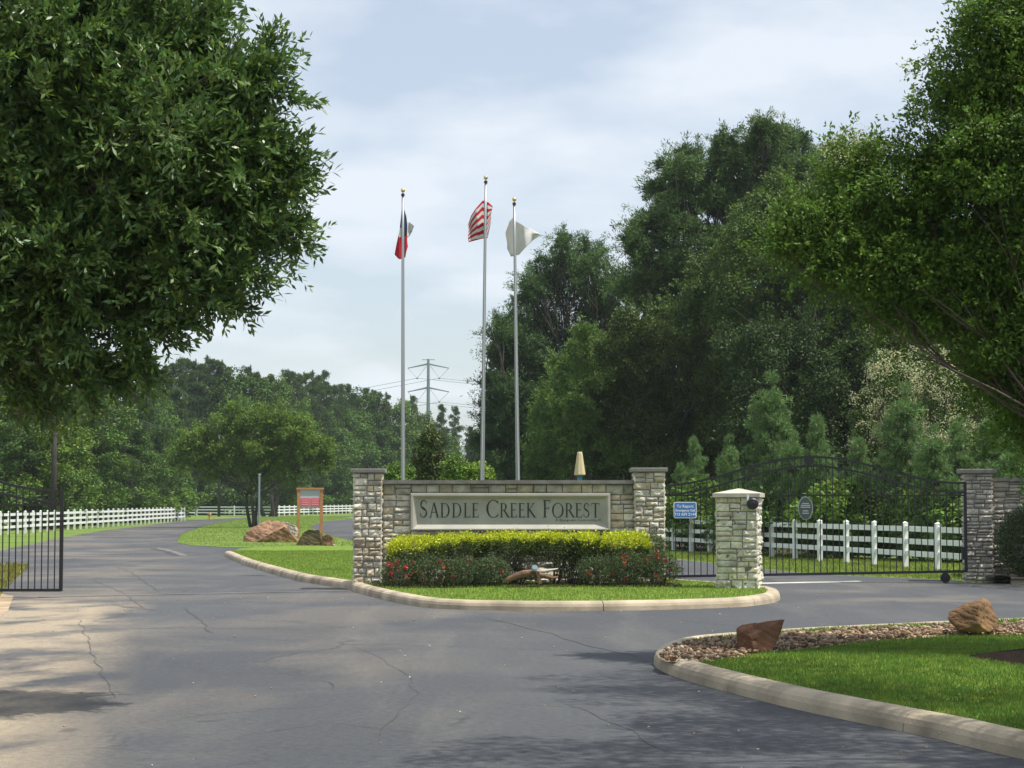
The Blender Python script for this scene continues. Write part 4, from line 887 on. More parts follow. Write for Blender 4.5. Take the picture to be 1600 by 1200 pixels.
# ------------------------------------------------------------------ boulders
def boulder(label, pts, m, seed=0, cuts=3, amp=0.05, name='boulder', group=None, bev=0.03):
    """convex block from world points, roughened"""
    P = [Vector(p) for p in pts]; c = sum(P, Vector()) / len(P); c = Vector((c.x, c.y, min(p.z for p in P)))
    bm = bmesh.new(); [bm.verts.new(p - c) for p in P]; r_ = bmesh.ops.convex_hull(bm, input=bm.verts); 
    bmesh.ops.delete(bm, geom=[g_ for g_ in r_['geom_interior'] if isinstance(g_, bmesh.types.BMVert)], context='VERTS')
    bmesh.ops.bevel(bm, geom=list(bm.edges), offset=bev, segments=2, affect='EDGES', profile=0.6, clamp_overlap=True)
    bmesh.ops.triangulate(bm, faces=bm.faces); bmesh.ops.remove_doubles(bm, verts=bm.verts, dist=0.0008)
    size = max((p - c).length for p in P)
    for _ in range(cuts):
        L = [e_ for e_ in bm.edges if e_.calc_length() > size * 0.09]
        if not L: break
        bmesh.ops.subdivide_edges(bm, edges=L, cuts=1); bmesh.ops.triangulate(bm, faces=[f for f in bm.faces if len(f.verts) > 3])
    bm.normal_update()
    for v in bm.verts:
        q = (v.co + Vector((seed * 3.1, 0, 0))) / size
        a = noise.noise(q * 2.2) * 0.9 + noise.noise(q * 5.5) * 0.45 + noise.noise(q * 13) * 0.22
        ly = abs(math.sin((q.z * 2.2 + q.x * 0.9 + 0.2 * noise.noise(q * 3)) * 9)); a -= 0.5 * (1 - ly) ** 3
        v.co += v.normal * a * amp * size
    me = bpy.data.meshes.new(name); bm.to_mesh(me); bm.free(); o = link(name, me, m); o.location = c; return tag(o, label, 'boulder', group)
def slab_pts(outline, D, depth, zoff=0.0, taper=0.7):
    o = []
    for (px, py) in outline:
        f_ = W(px, py, D); o.append(f_); o.append(Vector((f_.x + (0.02), D + depth, f_.z * taper + (1 - taper) * 0.1)))
    return o
# right foreground
DB = 20.75; dd = 0.34
pa = [W(1151, 1018, DB), W(1150, 981, DB + .05), W(1160, 975, DB + .08), W(1205, 1019, DB + .02), W(1214, 1001, DB + .1), W(1226, 968, DB + .18), W(1190, 972, DB + .12), W(1180, 1018, DB - 0.05), W(1156, 990, DB + dd), W(1222, 970, DB + dd), W(1210, 1010, DB + dd), W(1158, 1008, DB + dd), W(1172, 995, DB - 0.06)]
boulder('small rusty brown sandstone block at the gravel end of the corner island', pa, M['rock_red'], 1, 4, 0.035, bev=0.012)
DB = 23.4
pb = [W(1480, 966, DB + .1), W(1482, 955, DB + .15), W(1515, 940, DB + .12), W(1535, 934, DB + .2), W(1545, 938, DB + .2), W(1560, 965, DB + .25), W(1557, 980, DB + .2), W(1545, 989, DB + .05), W(1500, 985, DB), W(1530, 945, DB - 0.02), W(1528, 975, DB - 0.08), W(1490, 962, DB + .45), W(1540, 942, DB + .5), W(1555, 980, DB + .5), W(1495, 985, DB + .45)]
boulder('pointed ochre boulder sitting on the gravel strip at the right', pb, M['rock_ochre'], 2, 4, 0.04, bev=0.012)
# boulders on the median
DM = 82.0
b1 = slab_pts([(380, 849), (379, 838), (386, 829), (404, 820), (420, 811.5), (436, 814), (450, 823), (448, 840), (432, 846)], DM + 0.4, 1.3) + [W(400, 850, DM), W(425, 836, DM - .2)]
boulder('long tan and pink sandstone boulder lying behind the others on the median', b1, M['rock_tan'], 3, 4, 0.06)
b2 = slab_pts([(438, 816), (452, 815.5), (460.5, 819), (463, 828), (461, 839), (446, 840)], DM + 0.5, 0.7)
boulder('pale grey boulder at the right end of the median rock pile', b2, M['rock_grey'], 4, 4, 0.06)
b3 = slab_pts([(398, 849.5), (412, 840), (432, 829), (444, 823), (454, 833), (466, 847), (440, 850)], DM - 0.5, 0.8)
boulder('orange ridge shaped sandstone boulder at the front of the median rock pile', b3, M['rock_ochre'], 5, 4, 0.06)
DK = 75.0
b4 = slab_pts([(460, 855), (468, 847), (475, 831), (482, 828), (499, 828), (501, 838), (503, 854.5)], DK, 0.8)
boulder('dark mossy flat-topped boulder in front of the notice board', b4, M['rock_dark'], 6, 4, 0.05)
b5 = slab_pts([(502, 854), (503, 838), (510, 835), (519, 838), (520.5, 853)], DK - 0.15, 0.5)
boulder('small squarish orange-topped boulder right of the dark mossy one', b5, M['rock_ochre'], 7, 3, 0.05)
b6 = slab_pts([(480, 829), (490, 826), (500, 828.5), (501, 832), (484, 832)], DK + 0.45, 0.35)
boulder('pale stone resting on top of the dark mossy boulder', b6, M['rock_grey'], 8, 2, 0.04)
b7 = slab_pts([(519, 854.5), (520, 850), (524, 852), (525, 855)], DK - 0.2, 0.14)
boulder('tiny pale stone at the foot of the orange-topped boulder', b7, M['rock_grey'], 9, 1, 0.04)

# ------------------------------------------------------------------ bed in front of the sign wall
def shrub(name, label, px0_, px1_, py_t, py_b, D, m_leaf, leaf, n, seed, depth=0.45, stems=6, gold=None, flowers=None, group=None, cat='shrub', boxy=3.2, clump=0.06, zlow=0.0, asp=0.5, dens=1.0):
    rng = np.random.default_rng(seed); a = W(px0_, py_b, D); b = W(px1_, py_t, D); cx = (a.x + b.x) / 2; hwid = (b.x - a.x) / 2; z0 = max(a.z, 0.14); z1 = b.z
    e = empty(name, (cx, D, 0.13), label, cat, group); mb = MB()
    for k in range(stems):
        q = Vector((rng.uniform(-.75, .75) * hwid, rng.uniform(-.4, .4) * depth, (z0 + (z1 - z0) * 0.7) - 0.13)); limb(mb, (q.x * 0.3, q.y * 0.3, -0.05), q, 0.014, 0.005, rng, 5, 0.08, 5)
        for j in range(2): limb(mb, q * 0.6, q * 0.6 + Vector((rng.uniform(-.2, .2), rng.uniform(-.15, .15), 0.25)), 0.007, 0.003, rng, 3, 0.05, 4)
    mb.build('stem', M['bark'], e)
    k = max(20, int(n / 18)); u = rng.uniform(-1, 1, (k * 3, 3)); nn = (np.abs(u) ** boxy).sum(1); u = u[nn < 1][:k]
    # push towards the surface
    s_ = ((np.abs(u) ** boxy).sum(1) ** (1 / boxy))[:, None]; u = u / np.maximum(s_, 0.2) * (s_ ** 0.35)
    zc = (z0 + z1) / 2 - 0.13; hz_ = (z1 - z0) / 2; C_ = u * np.array([hwid * 0.95, depth, hz_]) + np.array([0, 0, zc])
    C_ += np.array([[0, 0, 0.035 * noise.noise(Vector((c[0] * 5 + seed, c[1] * 5, 0)))] for c in C_])
    per = 18; P = (C_[:, None] + rng.normal(size=(len(C_), per, 3)) * clump).reshape(-1, 3); A = (unit(u)[:, None] + rng.normal(size=(len(C_), per, 3)) * 0.8 + np.array([0, 0, .3])).reshape(-1, 3)
    tn = tints(len(P), rng, 0.18, 0.1) * np.repeat(1 + rng.normal(size=(len(C_), 1)) * 0.15, per, axis=0)
    def mk(mask, nm, m): 
        if mask.sum(): link(nm, leaf_mesh(nm, P[mask], A[mask], leaf * rng.uniform(.7, 1.3, mask.sum()), asp, tn[mask], (0, 0, 0), rng), M[m], e)
    if gold is not None:
        zz = (P[:, 2] - zc) / hz_; edge = gold + 0.8 * np.array([noise.noise(Vector((p[0] * 4 + cx * 3, seed, 0))) for p in P]) + rng.normal(size=len(P)) * 0.14
        g_ = zz > edge; keep = (zz > gold - 0.9) | (rng.random(len(P)) < 0.3); mk(g_, 'golden_tips', 'leaf_gold'); mk(~g_ & keep, 'foliage', m_leaf)
    else: mk(np.ones(len(P), bool), 'foliage', m_leaf)
    if flowers:
        fc = C_[(C_[:, 1] < 0.0)]; fc = fc[rng.choice(len(fc), flowers)]
        for q in fc:
            P2 = q + rng.normal(size=(16, 3)) * 0.017 + np.array([0, -0.05, 0.03])
            link('flower', leaf_mesh('flower', P2, rng.normal(size=P2.shape), 0.04, 0.9, tints(len(P2), rng, 0.25, 0.08), (0, 0, 0), rng), M['petal_red'], e)
    return e
gp = 'golden topped hedge shrubs along the wall'
for i, (a, b, t_, bo, gd, lb) in enumerate(((606, 690, 841, 886, 0.10, 'leftmost golden hedge shrub, rounded end covering the foot of the left pillar'), (676, 760, 838, 876, 0.45, 'second golden hedge shrub from the left, under the first word of the name'), (748, 836, 836.5, 870, 0.5, 'golden hedge shrub under the middle of the name panel'),
        (826, 900, 836, 872, 0.62, 'golden hedge shrub right of the panel centre, standing on bare stems'), (888, 938, 838, 876, 0.5, 'golden hedge shrub under the last word, right before the gap'), (935, 1018, 835.5, 880, 0.1, 'bright golden shrub in front of the right pillar, after the gap in the hedge'))):
    shrub('hedge_shrub', lb, a, b, t_, bo, 37.75, 'leaf_hedge', 0.045, 9000, 40 + i, 0.36, 9, gold=gd, group=gp, clump=0.045)
shrub('shrub', 'thin grey-green shrub against the right end pillar of the sign wall', 1006, 1040, 838, 880, 37.7, 'leaf_hedge', 0.04, 1600, 60, 0.2, 5)
# bare-stem dark shrubs under the hedge
for i, (a, b, t_, bo) in enumerate(((782, 836, 862, 908), (868, 915, 862, 910))):
    shrub('shrub', ('dark open shrub on bare stems left of the driftwood log' , 'dark open shrub on bare stems right of the driftwood log')[i], a, b, t_, bo, 37.6, 'leaf_rose', 0.036, 1000, 70 + i, 0.3, 16, clump=0.06)
gp = 'flowering shrubs in front of the hedge'
for i, (a, b, t_, bo, fl, lb) in enumerate(((598, 652, 876, 919, 16, 'red flowering shrub at the left end of the bed, most flowers'), (643, 705, 872, 917, 7, 'red flowering shrub second from the left in the bed'), (697, 752, 875, 914, 3, 'sparse flowering shrub third from the left in the bed'), (745, 795, 874, 911, 1, 'nearly flowerless green shrub left of the driftwood'),
        (905, 962, 874, 909, 4, 'green shrub with few orange blooms right of the driftwood'), (952, 1012, 870, 909, 5, 'flowering shrub below the bright golden shrub'), (1000, 1061, 866, 909, 9, 'orange-red flowering shrub at the right end of the bed'))):
    shrub('flowering_shrub', lb, a, b, t_, bo, 36.9 if i < 4 else 37.1, 'leaf_rose', 0.036, 4200, 80 + i, 0.38, 9, flowers=fl, group=gp, clump=0.055, boxy=2.2)
poly_sheet('planting_bed', [tuple(W(x_, 850, y_))[:2] for x_, y_ in ((590, 36.1), (640, 36.15), (790, 36.55), (900, 36.65), (1060, 36.6), (1066, 37.5), (1060, 38.6), (575, 38.6), (572, 37.2))], 0.146, M['mulch'])
# driftwood, spotlight
dw = G(800, 911, 0.15); DD = 36.45
lg = empty('driftwood_log', W(785, 911, DD), 'curved weathered brown driftwood log lying in the bed below the panel', 'log'); mb = MB()
o0 = lg.location; mb.tube([W(x_, y_, DD) - o0 for x_, y_ in ((787, 909.5), (795, 905), (806, 900), (818, 896.5), (830, 895), (838, 896))], [0.025, 0.05, 0.065, 0.07, 0.06, 0.045], 9); mb.build('trunk', M['drift'], lg, smooth=True)
mb = MB(); mb.tube([W(x_, y_, DD + 0.1) - o0 for x_, y_ in ((834, 897), (850, 900), (862, 903), (872, 902))], [0.06, 0.045, 0.03, 0.02], 8); mb.build('branch', M['drift'], lg, smooth=True)
pk = empty('bleached_branch', W(840, 893, DD + .2), 'pale bleached branch leaning over the driftwood log', 'branch'); mb = MB(); o0 = pk.location
mb.tube([W(x_, y_, DD + .2) - o0 for x_, y_ in ((838, 894), (850, 892.5), (862, 890.5), (872, 888.5))], [0.05, 0.04, 0.022, 0.01], 7); mb.build('stick', M['pale_cap'], pk, smooth=True)
sl = empty('spotlight', W(842, 911, DD - .1), 'small spotlight on a brown stake beside the driftwood log', 'spotlight'); o0 = sl.location; mb = MB()
mb.bar(W(844.5, 912, DD - .1) - o0, W(840, 893, DD - .1) - o0, 0.09, 0.06); mb.build('stake', M['drift'], sl)
q = W(835.5, 888, DD - .1) - o0; mb = MB(); mb.tube([q + Vector((0, .1, -.05)), q, q + Vector((0, -.03, .01))], [0.04, 0.055, 0.06], 12); mb.build('housing', M['galv'], sl)
mb = MB(); mb.tube([q + Vector((0, -.031, .011)), q + Vector((0, -.04, .015))], [0.044, 0.038], 12); mb.build('lens', M['lens'], sl)
for i, px in enumerate((755.5, 939.5)):
    e = empty('ground_light', G(px, 911 if i == 0 else 910, 0.14), ('small grey box light at the lawn edge left of the driftwood', 'small grey box light at the lawn edge right of the driftwood')[i], 'light')
    mb = MB(); mb.box((-0.035, -0.03, 0), (0.035, 0.03, 0.12)); mb.build('body', M['galv'], e); mb = MB(); mb.box((-0.045, -0.045, 0.12), (0.045, 0.04, 0.138)); mb.build('hood', M['galv'], e)

# ------------------------------------------------------------------ oak at the left (long leaves on twigs)
def oak():
    rng = np.random.default_rng(101); base = Vector((-7.9, 17.0, 0)); e = empty('oak_tree', base, 'large glossy-leaved oak overhanging the road from the left edge', 'tree')
    D = 16.5
    blobs = [PB(*b) for b in ((60, 60, 150, D), (200, 70, 120, D), (250, 82, 52, D + .5), (120, 200, 170, D), (275, 190, 88, D - .5), (345, 225, 55, D), (240, 320, 150, D), (345, 312, 66, D), (90, 360, 160, D),
             (200, 400, 88, D), (318, 380, 58, D + .3), (20, 470, 95, D), (120, 450, 80, D), (20, 560, 50, D + .5), (-60, 100, 180, D), (-80, 300, 200, D), (-60, 470, 150, D), (100, -40, 160, D), (205, -40, 85, D + 1), (-200, 200, 250, D), (-350, 350, 260, D), (-350, 0, 300, D),
             (-100, -250, 280, D), (-400, -300, 280, D), (-650, 100, 280, D), (-600, 350, 220, D), (-250, 480, 180, D + 1), (395, 262, 38, D - .2), (405, 355, 32, D + .2), (250, 445, 36, D), (385, 345, 55, D))]
    def edge_x(p):   # how far the crown reaches over the road at each height
        py = 782 - 3000 * (p[:, 2] - 1.78) / 16.5; px = np.interp(py, [-60, 0, 40, 90, 150, 250, 340, 395, 430, 480, 520, 560, 640], [290, 300, 330, 365, 395, 412, 415, 400, 360, 290, 225, 170, 60]) + 16 * np.sin(p[:, 2] * 8) + 10 * np.sin(p[:, 2] * 21 + p[:, 1] * 4)
        return (px - 800) / 3000 * 16.5
    # side limbs reaching out beyond the mass
    mb = MB(); fk = base + Vector((0.4, -0.2, 2.6)); limb(mb, base - Vector((0, 0, .2)), fk, 0.34, 0.26, rng, 6, 0.02, 12); tips = []
    for c, r in blobs:
        pts = limb(mb, fk, c, 0.10, 0.02, rng, 8, 0.06, 6)
    # twigs
    vis = [i for i, (c, r) in enumerate(blobs) if c[0] > -5.2]; T0 = []; Td = []
    area = np.array([r[0] ** 2 for c, r in blobs]); 
    for i, (c, r) in enumerate(blobs):
        k = int(r[0] ** 2 * (1150 if i in vis else 300)); ns = 16; su = unit(rng.normal(size=(ns, 3))); sc2 = np.array(c) + su * rng.uniform(0.35, 1.0, (ns, 1)) * np.array(r); sr = r[0] * rng.uniform(0.22, 0.46, ns); ii = rng.choice(ns, k, p=sr ** 2 / (sr ** 2).sum()); u = unit(rng.normal(size=(k, 3)) + su[ii] * 0.4)
        p = sc2[ii] + u * (sr[ii] * rng.uniform(0.3, 1.0, k))[:, None]; ok = p[:, 0] < edge_x(p) - 0.10 * rng.random(k) ** 2 * 3; p = p[ok]; u = u[ok]; k = len(p); T0.append(p); Td.append(u * 0.9 + np.array([0.25, -0.1, 0.12]) + rng.normal(size=(k, 3)) * 0.55)
    for i in vis:   # leafy shoots that leave the mass
        c, r = blobs[i]
        for q_ in range(30):
            u = unit(rng.normal(size=(1, 3)) + np.array([[0.2, -0.1, 0.1]]))[0]; a = Vector(np.array(c) + u * np.array(r) * 0.8); d_ = Vector(u + rng.normal(size=3) * 0.35).normalized(); b = a + d_ * float(rng.uniform(0.3, 0.75)) + Vector((0, 0, -0.08))
            if b.x > edge_x(np.array([b[:]]))[0] + 0.20: continue
            pts = limb(mb, a, b, 0.007, 0.002, rng, 4, 0.05, 4)
            for j in range(9):
                t = rng.uniform(0.1, 1.0); q = a.lerp(b, t); T0.append(np.array([q + Vector(rng.normal(size=3)) * 0.02])); Td.append(np.array([d_ + Vector(rng.normal(size=3)) * 0.55]))
    # long outlying twigs seen against the sky
    for (ax, ay), (bx, by) in (((330, 130), (452, 92)), ((345, 140), (425, 62)), ((300, 60), (345, 5)), ((330, 90), (330, 18)), ((370, 215), (470, 240)), ((350, 170), (455, 150)), ((380, 245), (470, 268)), ((350, 110), (430, 115)), ((340, 350), (478, 375)), ((380, 330), (470, 350)), ((330, 400), (405, 428)), ((250, 450), (330, 470)), ((300, 440), (365, 470)), ((200, 430), (285, 498)), ((170, 470), (250, 520)), ((180, 500), (212, 545)), ((150, 560), (235, 590)), ((100, 520), (205, 596)), ((400, 200), (448, 300)), ((380, 290), (462, 300)), ((120, 540), (175, 585)), ((20, 580), (60, 640)), ((90, 560), (140, 610))):
        a = W(ax, ay, D - 0.2); b = W(bx, by, D - 0.2 + rng.uniform(-.4, .4)); pts = limb(mb, a, b, 0.013, 0.003, rng, 6, 0.05, 5)
        for j in range(44):
            t = rng.uniform(0.1, 1.0); q = pts[min(5, int(t * 6))].lerp(pts[min(6, int(t * 6) + 1)], (t * 6) % 1); T0.append(np.array([q + Vector(rng.normal(size=3)) * 0.03])); dv = (b - a).normalized(); Td.append(np.array([dv + Vector(rng.normal(size=3)) * 0.6]))
    T0 = np.concatenate(T0); Td = unit(np.concatenate(Td)); n = len(T0); Ln = rng.uniform(0.16, 0.36, n)
    # twig wood (thin triangular sticks, only some)
    K = 12; t = (np.arange(K) + 0.5) / K
    droop = np.array([0, 0, -0.10])
    P = T0[:, None] + Td[:, None] * (Ln[:, None] * t)[..., None] + droop * ((t ** 2)[None, :, None] * Ln[:, None, None]); P = P + rng.normal(size=P.shape) * 0.008
    ref = unit(np.cross(Td, rng.normal(size=(n, 3)))); ref2 = np.cross(Td, ref); ang = np.arange(K) * 2.4
    side = ref[:, None] * np.cos(ang)[None, :, None] + ref2[:, None] * np.sin(ang)[None, :, None]
    A = Td[:, None] * 0.85 + side * 0.75 + rng.normal(size=P.shape) * 0.2 + np.array([0, 0, 0.10]); P = P.reshape(-1, 3); A = A.reshape(-1, 3)
    tn = tints(len(P), rng, 0.14, 0.10) * np.repeat(1 + rng.normal(size=(n, 1)) * 0.14, K, axis=0); young = rng.random(len(P)) < 0.14; tn[young] *= np.array([1.7, 1.5, 0.9])
    link('crown', leaf_mesh('crown', P, A, rng.uniform(0.062, 0.108, len(P)), 0.34, tn, base, rng, fold=0.12, upbias=0.9), M['leaf_oak'], e)
    tv = []; tf = []
    sel = rng.random(n) < 0.35; S0 = T0[sel]; S1 = S0 + Td[sel] * Ln[sel][:, None] + droop * Ln[sel][:, None]; r0 = unit(np.cross(Td[sel], np.array([[0.3, 0.2, 1.0]]))) * 0.003; r1 = np.cross(unit(Td[sel]), r0)
    V = np.stack([S0 - Td[sel] * 0.1 + r0, S0 - Td[sel] * 0.1 - r0, S1], 1).reshape(-1, 3); V2 = np.stack([S0 - Td[sel] * 0.1 + r1, S0 - Td[sel] * 0.1 - r1, S1], 1).reshape(-1, 3); V = np.concatenate([V, V2]) - np.array(base)
    link('twigs', np_mesh('twigs', V, np.arange(len(V)).reshape(-1, 3)), M['bark'], e)
    mb.build('trunk', M['bark'], e, smooth=True, world=True)
oak()

# ------------------------------------------------------------------ crape myrtles at the right
D = 21.0
bl = [PB(*b) for b in ((1545, 70, 95, D), (1600, 170, 120, D), (1500, 225, 85, D), (1432, 290, 80, D), (1350, 330, 75, D + .5), (1285, 385, 62, D + .5), (1370, 420, 75, D), (1460, 420, 90, D), (1560, 340, 120, D), (1600, 480, 100, D), (1510, 500, 55, D), (1250, 345, 36, D + .5), (1600, 40, 100, D), (1520, 150, 80, D + .3), (1500, 350, 90, D + .6), (1410, 360, 80, D + .8), (1560, 440, 90, D + .8), (1320, 380, 60, D), (1550, 250, 90, D - .4), (1580, 530, 70, D - .3), (1600, 610, 55, D), (1545, 565, 45, D + .4), (1610, 670, 45, D + .3), (1235, 395, 30, D + .7), (1330, 265, 40, D + .4), (1420, 490, 42, D), (1570, 580, 60, D + .4),
      (1700, 100, 150, D), (1720, 320, 170, D), (1840, 200, 180, D), (1700, -80, 150, D), (1860, 420, 150, D), (1740, 500, 120, D))]
blos = [PB(*b) for b in ((1418, 105, 16, D), (1438, 185, 20, D), (1335, 228, 34, D), (1300, 235, 20, D), (1560, 15, 22, D), (1382, 232, 18, D))]
tree('crape_myrtle', 'tall bright-leaved crape myrtle filling the upper right of the view', (6.25, 19.9, 0.2), bl, 0.058, 0.5, 11500, 20, 0.16, 'leaf_myrtle', 0.062, 0.30, 7, bark='pale_bark', trunks=4, shell=(0.25, 1.05), blossoms=(blos, 60, 0.03), flat=0.75, limb_r=0.17, nsub=16, sprays=(46, 0.42, 26), group='crape myrtles', tint=(0.95, 0.95, 0.9))
bl = [((5.2, 13.4, 7.4), (1.7, 1.6, 1.0)), ((4.2, 12.2, 7.9), (1.3, 1.3, 0.9)), ((6.6, 14.6, 7.2), (1.7, 1.6, 1.1)), ((7.8, 12.8, 7.0), (1.9, 1.8, 1.3)), ((8.8, 14.8, 6.0), (1.8, 1.8, 1.3)), ((5.6, 15.2, 8.0), (1.3, 1.3, 0.8)), ((7.6, 11.2, 6.6), (1.8, 1.8, 1.2)), ((5.4, 11.2, 7.0), (1.2, 1.2, 0.8)), ((9.0, 12.0, 5.4), (1.8, 1.8, 1.2)), ((5.5, 18.0, 8.4), (1.5, 1.5, 0.9)), ((6.2, 16.5, 8.0), (1.6, 1.6, 1.0)), ((6.6, 12.6, 7.6), (1.5, 1.5, 1.0)), ((5.0, 16.6, 8.6), (1.1, 1.1, 0.8))]
tree('crape_myrtle', 'second crape myrtle just outside the right edge, shading the corner kerb', (8.0, 13.5, 0.2), bl, 0.085, 0.5, 3300, 17, 0.17, 'leaf_myrtle', 0.13, 0.35, 8, bark='pale_bark', trunks=3, shell=(0.3, 1.0), limb_r=0.3, group='crape myrtles')
# dense evergreen shading the right pillar and hedge under it
D = 41.0
tree('evergreen_oak', 'dense dark evergreen oak behind the right wall, shading its pillar', (14.5, 41.0, 0.1), [((13.4, 40.0, 4.6), (2.2, 2.4, 1.6)), ((15.5, 41, 5.4), (2.6, 2.6, 1.9)), ((17.5, 40, 4.8), (2.6, 2.6, 1.9)), ((14.6, 38.0, 4.4), (2.0, 2.0, 1.2)), ((12.4, 41.4, 4.9), (1.4, 1.4, 1.1))], 0.12, 0.5, 1700, 18, 0.2, 'leaf_broad', 0.22, 0.4, 17, shell=(0.2, 1))
shrub('hedge', 'tall dark clipped hedge in front of the shaded stone wall at the right edge', 1556, 1790, 792, 905, 41.7, 'leaf_rose', 0.05, 30000, 91, 0.45, 10, clump=0.06)

# ------------------------------------------------------------------ prototypes for the far woods
def pine_blobs(h_, w_, rng, low=0.15, n=26):
    o = []
    for i in range(n):
        t = (i + rng.uniform(0, .8)) / n; z = h_ * (low + (1 - low) * t); rr = w_ * (1 - t) ** 0.55 * (0.75 + 0.25 * math.sin(i * 1.7)) + 0.25; a = i * 2.4 + rng.uniform(-.5, .5); d = rr * rng.uniform(.25, .95); s_ = (0.30 * w_ * (1.15 - 0.7 * t) + 0.25) * rng.uniform(.7, 1.2)
        o.append(((d * math.cos(a), d * math.sin(a), z), (s_, s_, s_ * 0.62)))
    o.append(((0, 0, h_ * 0.985), (0.35, 0.35, 0.6))); return o
def broad_blobs(h_, w_, rng, low=0.10, n=22):
    o = []
    for i in range(n):
        t = (i + rng.uniform(0, .8)) / n; z = h_ * (low + (0.93 - low) * t); env = math.sin(math.pi * min(1, (t * 0.80 + 0.22))) ** 0.6; a = i * 2.4 + rng.uniform(-.6, .6); d = w_ * env * rng.uniform(.2, .85); s_ = w_ * 0.36 * rng.uniform(.7, 1.25)
        o.append(((d * math.cos(a), d * math.sin(a), z), (s_, s_, s_ * 0.85)))
    return o
protos = {}
def proto(kind, k, h_, w_, seed, hi=False):
    rng = np.random.default_rng(seed)
    q = 1.0
    if kind == 'pine': return tree('pine_tree', 'x', (0, 0, 0), pine_blobs(h_, w_, rng), 0.26, 0.2, 1300, 7, 0.22, 'needle', 0.18, 0.55, seed, needle=True, shell=(0.2, 1), limb_r=0.22, up=0.2)
    if kind == 'tallpine': return tree('pine_tree', 'x', (0, 0, 0), pine_blobs(h_, w_ * .9, rng, 0.22, 26), 0.26, 0.2, 1300, 7, 0.22, 'needle', 0.18, 0.75, seed, needle=True, shell=(0.2, 1), limb_r=0.2, up=0.2)
    if kind == 'broad': return tree('broadleaf_tree', 'x', (0, 0, 0), broad_blobs(h_, w_, rng), 0.24, 0.6, 950, 22, 0.34, 'leaf_broad', 0.2, 0.4, seed, shell=(0.35, 1), tint=(1.35, 1.45, 1.05))
    if kind == 'young': return tree('young_pine', 'x', (0, 0, 0), pine_blobs(h_, w_, rng, 0.1, 22), 0.20, 0.12, 620, 6, 0.09, 'needle_young', 0.06, 0.8, seed, needle=True, shell=(0.3, 1.1), limb_r=0.3, up=0.1)
    if kind == 'bush': return tree('bush', 'x', (0, 0, 0), [((rng.uniform(-.6, .6) * w_, rng.uniform(-.4, .4) * w_, h_ * rng.uniform(.3, .75)), (w_ * .5, w_ * .5, h_ * .3)) for _ in range(9)], 0.17, 0.55, 420, 18, 0.2, 'leaf_broad', 0.05, 0.3, seed, cat='bush', shell=(0.3, 1), tint=(1.4, 1.5, 1.0))
PR = {}
for kind, n, h_, w_ in (('pine', 3, 17, 3.4), ('tallpine', 2, 19, 3.6), ('broad', 3, 13, 4.4), ('young', 2, 5.0, 1.4), ('bush', 2, 2.8, 1.6)):
    PR[kind] = [[proto(kind, k, h_, w_, 300 + 17 * k + len(kind)), False, h_] for k in range(n)]
cnt = {}
def fence_d(px):
    if px < 288: return 0
    if px < 770: return float(np.interp(px, [288, 430, 560, 770], [232, 236, 278, 290]))
    if px < 1000: return 0
    lo, hi = -3.0, 24.0   # right fence: X = 8.14-2.71 s/1, Y = 60+11.2 s
    k = (px - 800) / 3000.0; s_ = (8.14 - 60 * k) / (2.71 + 11.2 * k); return 60 + 11.2 * s_
def place(kind, px, py_top, D, label, group, k=None, wide=1.0, jit=0.0):
    D = max(D, fence_d(px) + (2.6 if px > 1000 else 4.0))
    L = PR[kind]; i = (cnt.get(kind, 0)) % len(L) if k is None else k % len(L); cnt[kind] = cnt.get(kind, 0) + 1; P_ = L[i]
    hgt = W(px, py_top, D).z; x = W(px, 700, D).x
    if not P_[1]: o = P_[0]; P_[1] = True
    else: o = copy_tree(P_[0])
    s_ = hgt / P_[2]; o.location = (x, D, 0); o.scale = (s_ * wide, s_ * wide, s_); o.rotation_euler = (0, 0, random.uniform(0, 6.28)); tag(o, label, ('bush' if kind == 'bush' else 'tree'), group); return o
GL_ = 'trees of the wood behind the left fences'
# skyline of the far wood behind the left fences: (px, top py, distance, kind)
skyline = [(232, 560, 190, 'pine'), (258, 574, 200, 'pine'), (280, 564, 205, 'tallpine'), (302, 566, 215, 'pine'), (322, 561, 205, 'tallpine'), (345, 567, 215, 'pine'), (366, 580, 220, 'broad'), (388, 575, 215, 'pine'), (412, 588, 225, 'broad'), (432, 590, 230, 'broad'), (448, 582, 235, 'tallpine'), (466, 587, 235, 'pine'), (488, 584, 240, 'tallpine'), (506, 582, 245, 'pine'),
           (524, 606, 250, 'tallpine'), (543, 603, 255, 'pine'), (562, 610, 255, 'broad'), (582, 612, 260, 'pine'), (603, 617, 265, 'tallpine'), (622, 622, 270, 'broad'), (645, 622, 270, 'pine'), (690, 634, 290, 'pine'), (712, 638, 300, 'tallpine'), (734, 668, 330, 'pine'), (752, 672, 330, 'broad'), (664, 645, 300, 'broad'), (770, 660, 320, 'pine')]
def lab(kind, i, px):
    nm = {'pine': 'pine', 'tallpine': 'tall pine', 'broad': 'broadleaf tree'}[kind]
    where = ('above the left fence' if px < 290 else 'above the median tree' if px < 400 else 'left of the left flagpole' if px < 625 else 'between the left and middle flagpoles')
    o_ = ('first', 'second', 'third', 'fourth', 'fifth', 'sixth', 'seventh', 'eighth', 'ninth', 'tenth', 'eleventh', 'twelfth', 'thirteenth', 'fourteenth', 'fifteenth', 'sixteenth', 'seventeenth', 'eighteenth', 'nineteenth', 'twentieth')
    return nm, where, o_
seen = {}
def label_for(row, kind, px):
    nm, where, o_ = lab(kind, 0, px); key = (row, nm, where); seen[key] = seen.get(key, 0) + 1
    return f'{o_[seen[key]-1]} {nm} from the left {row} {where}'
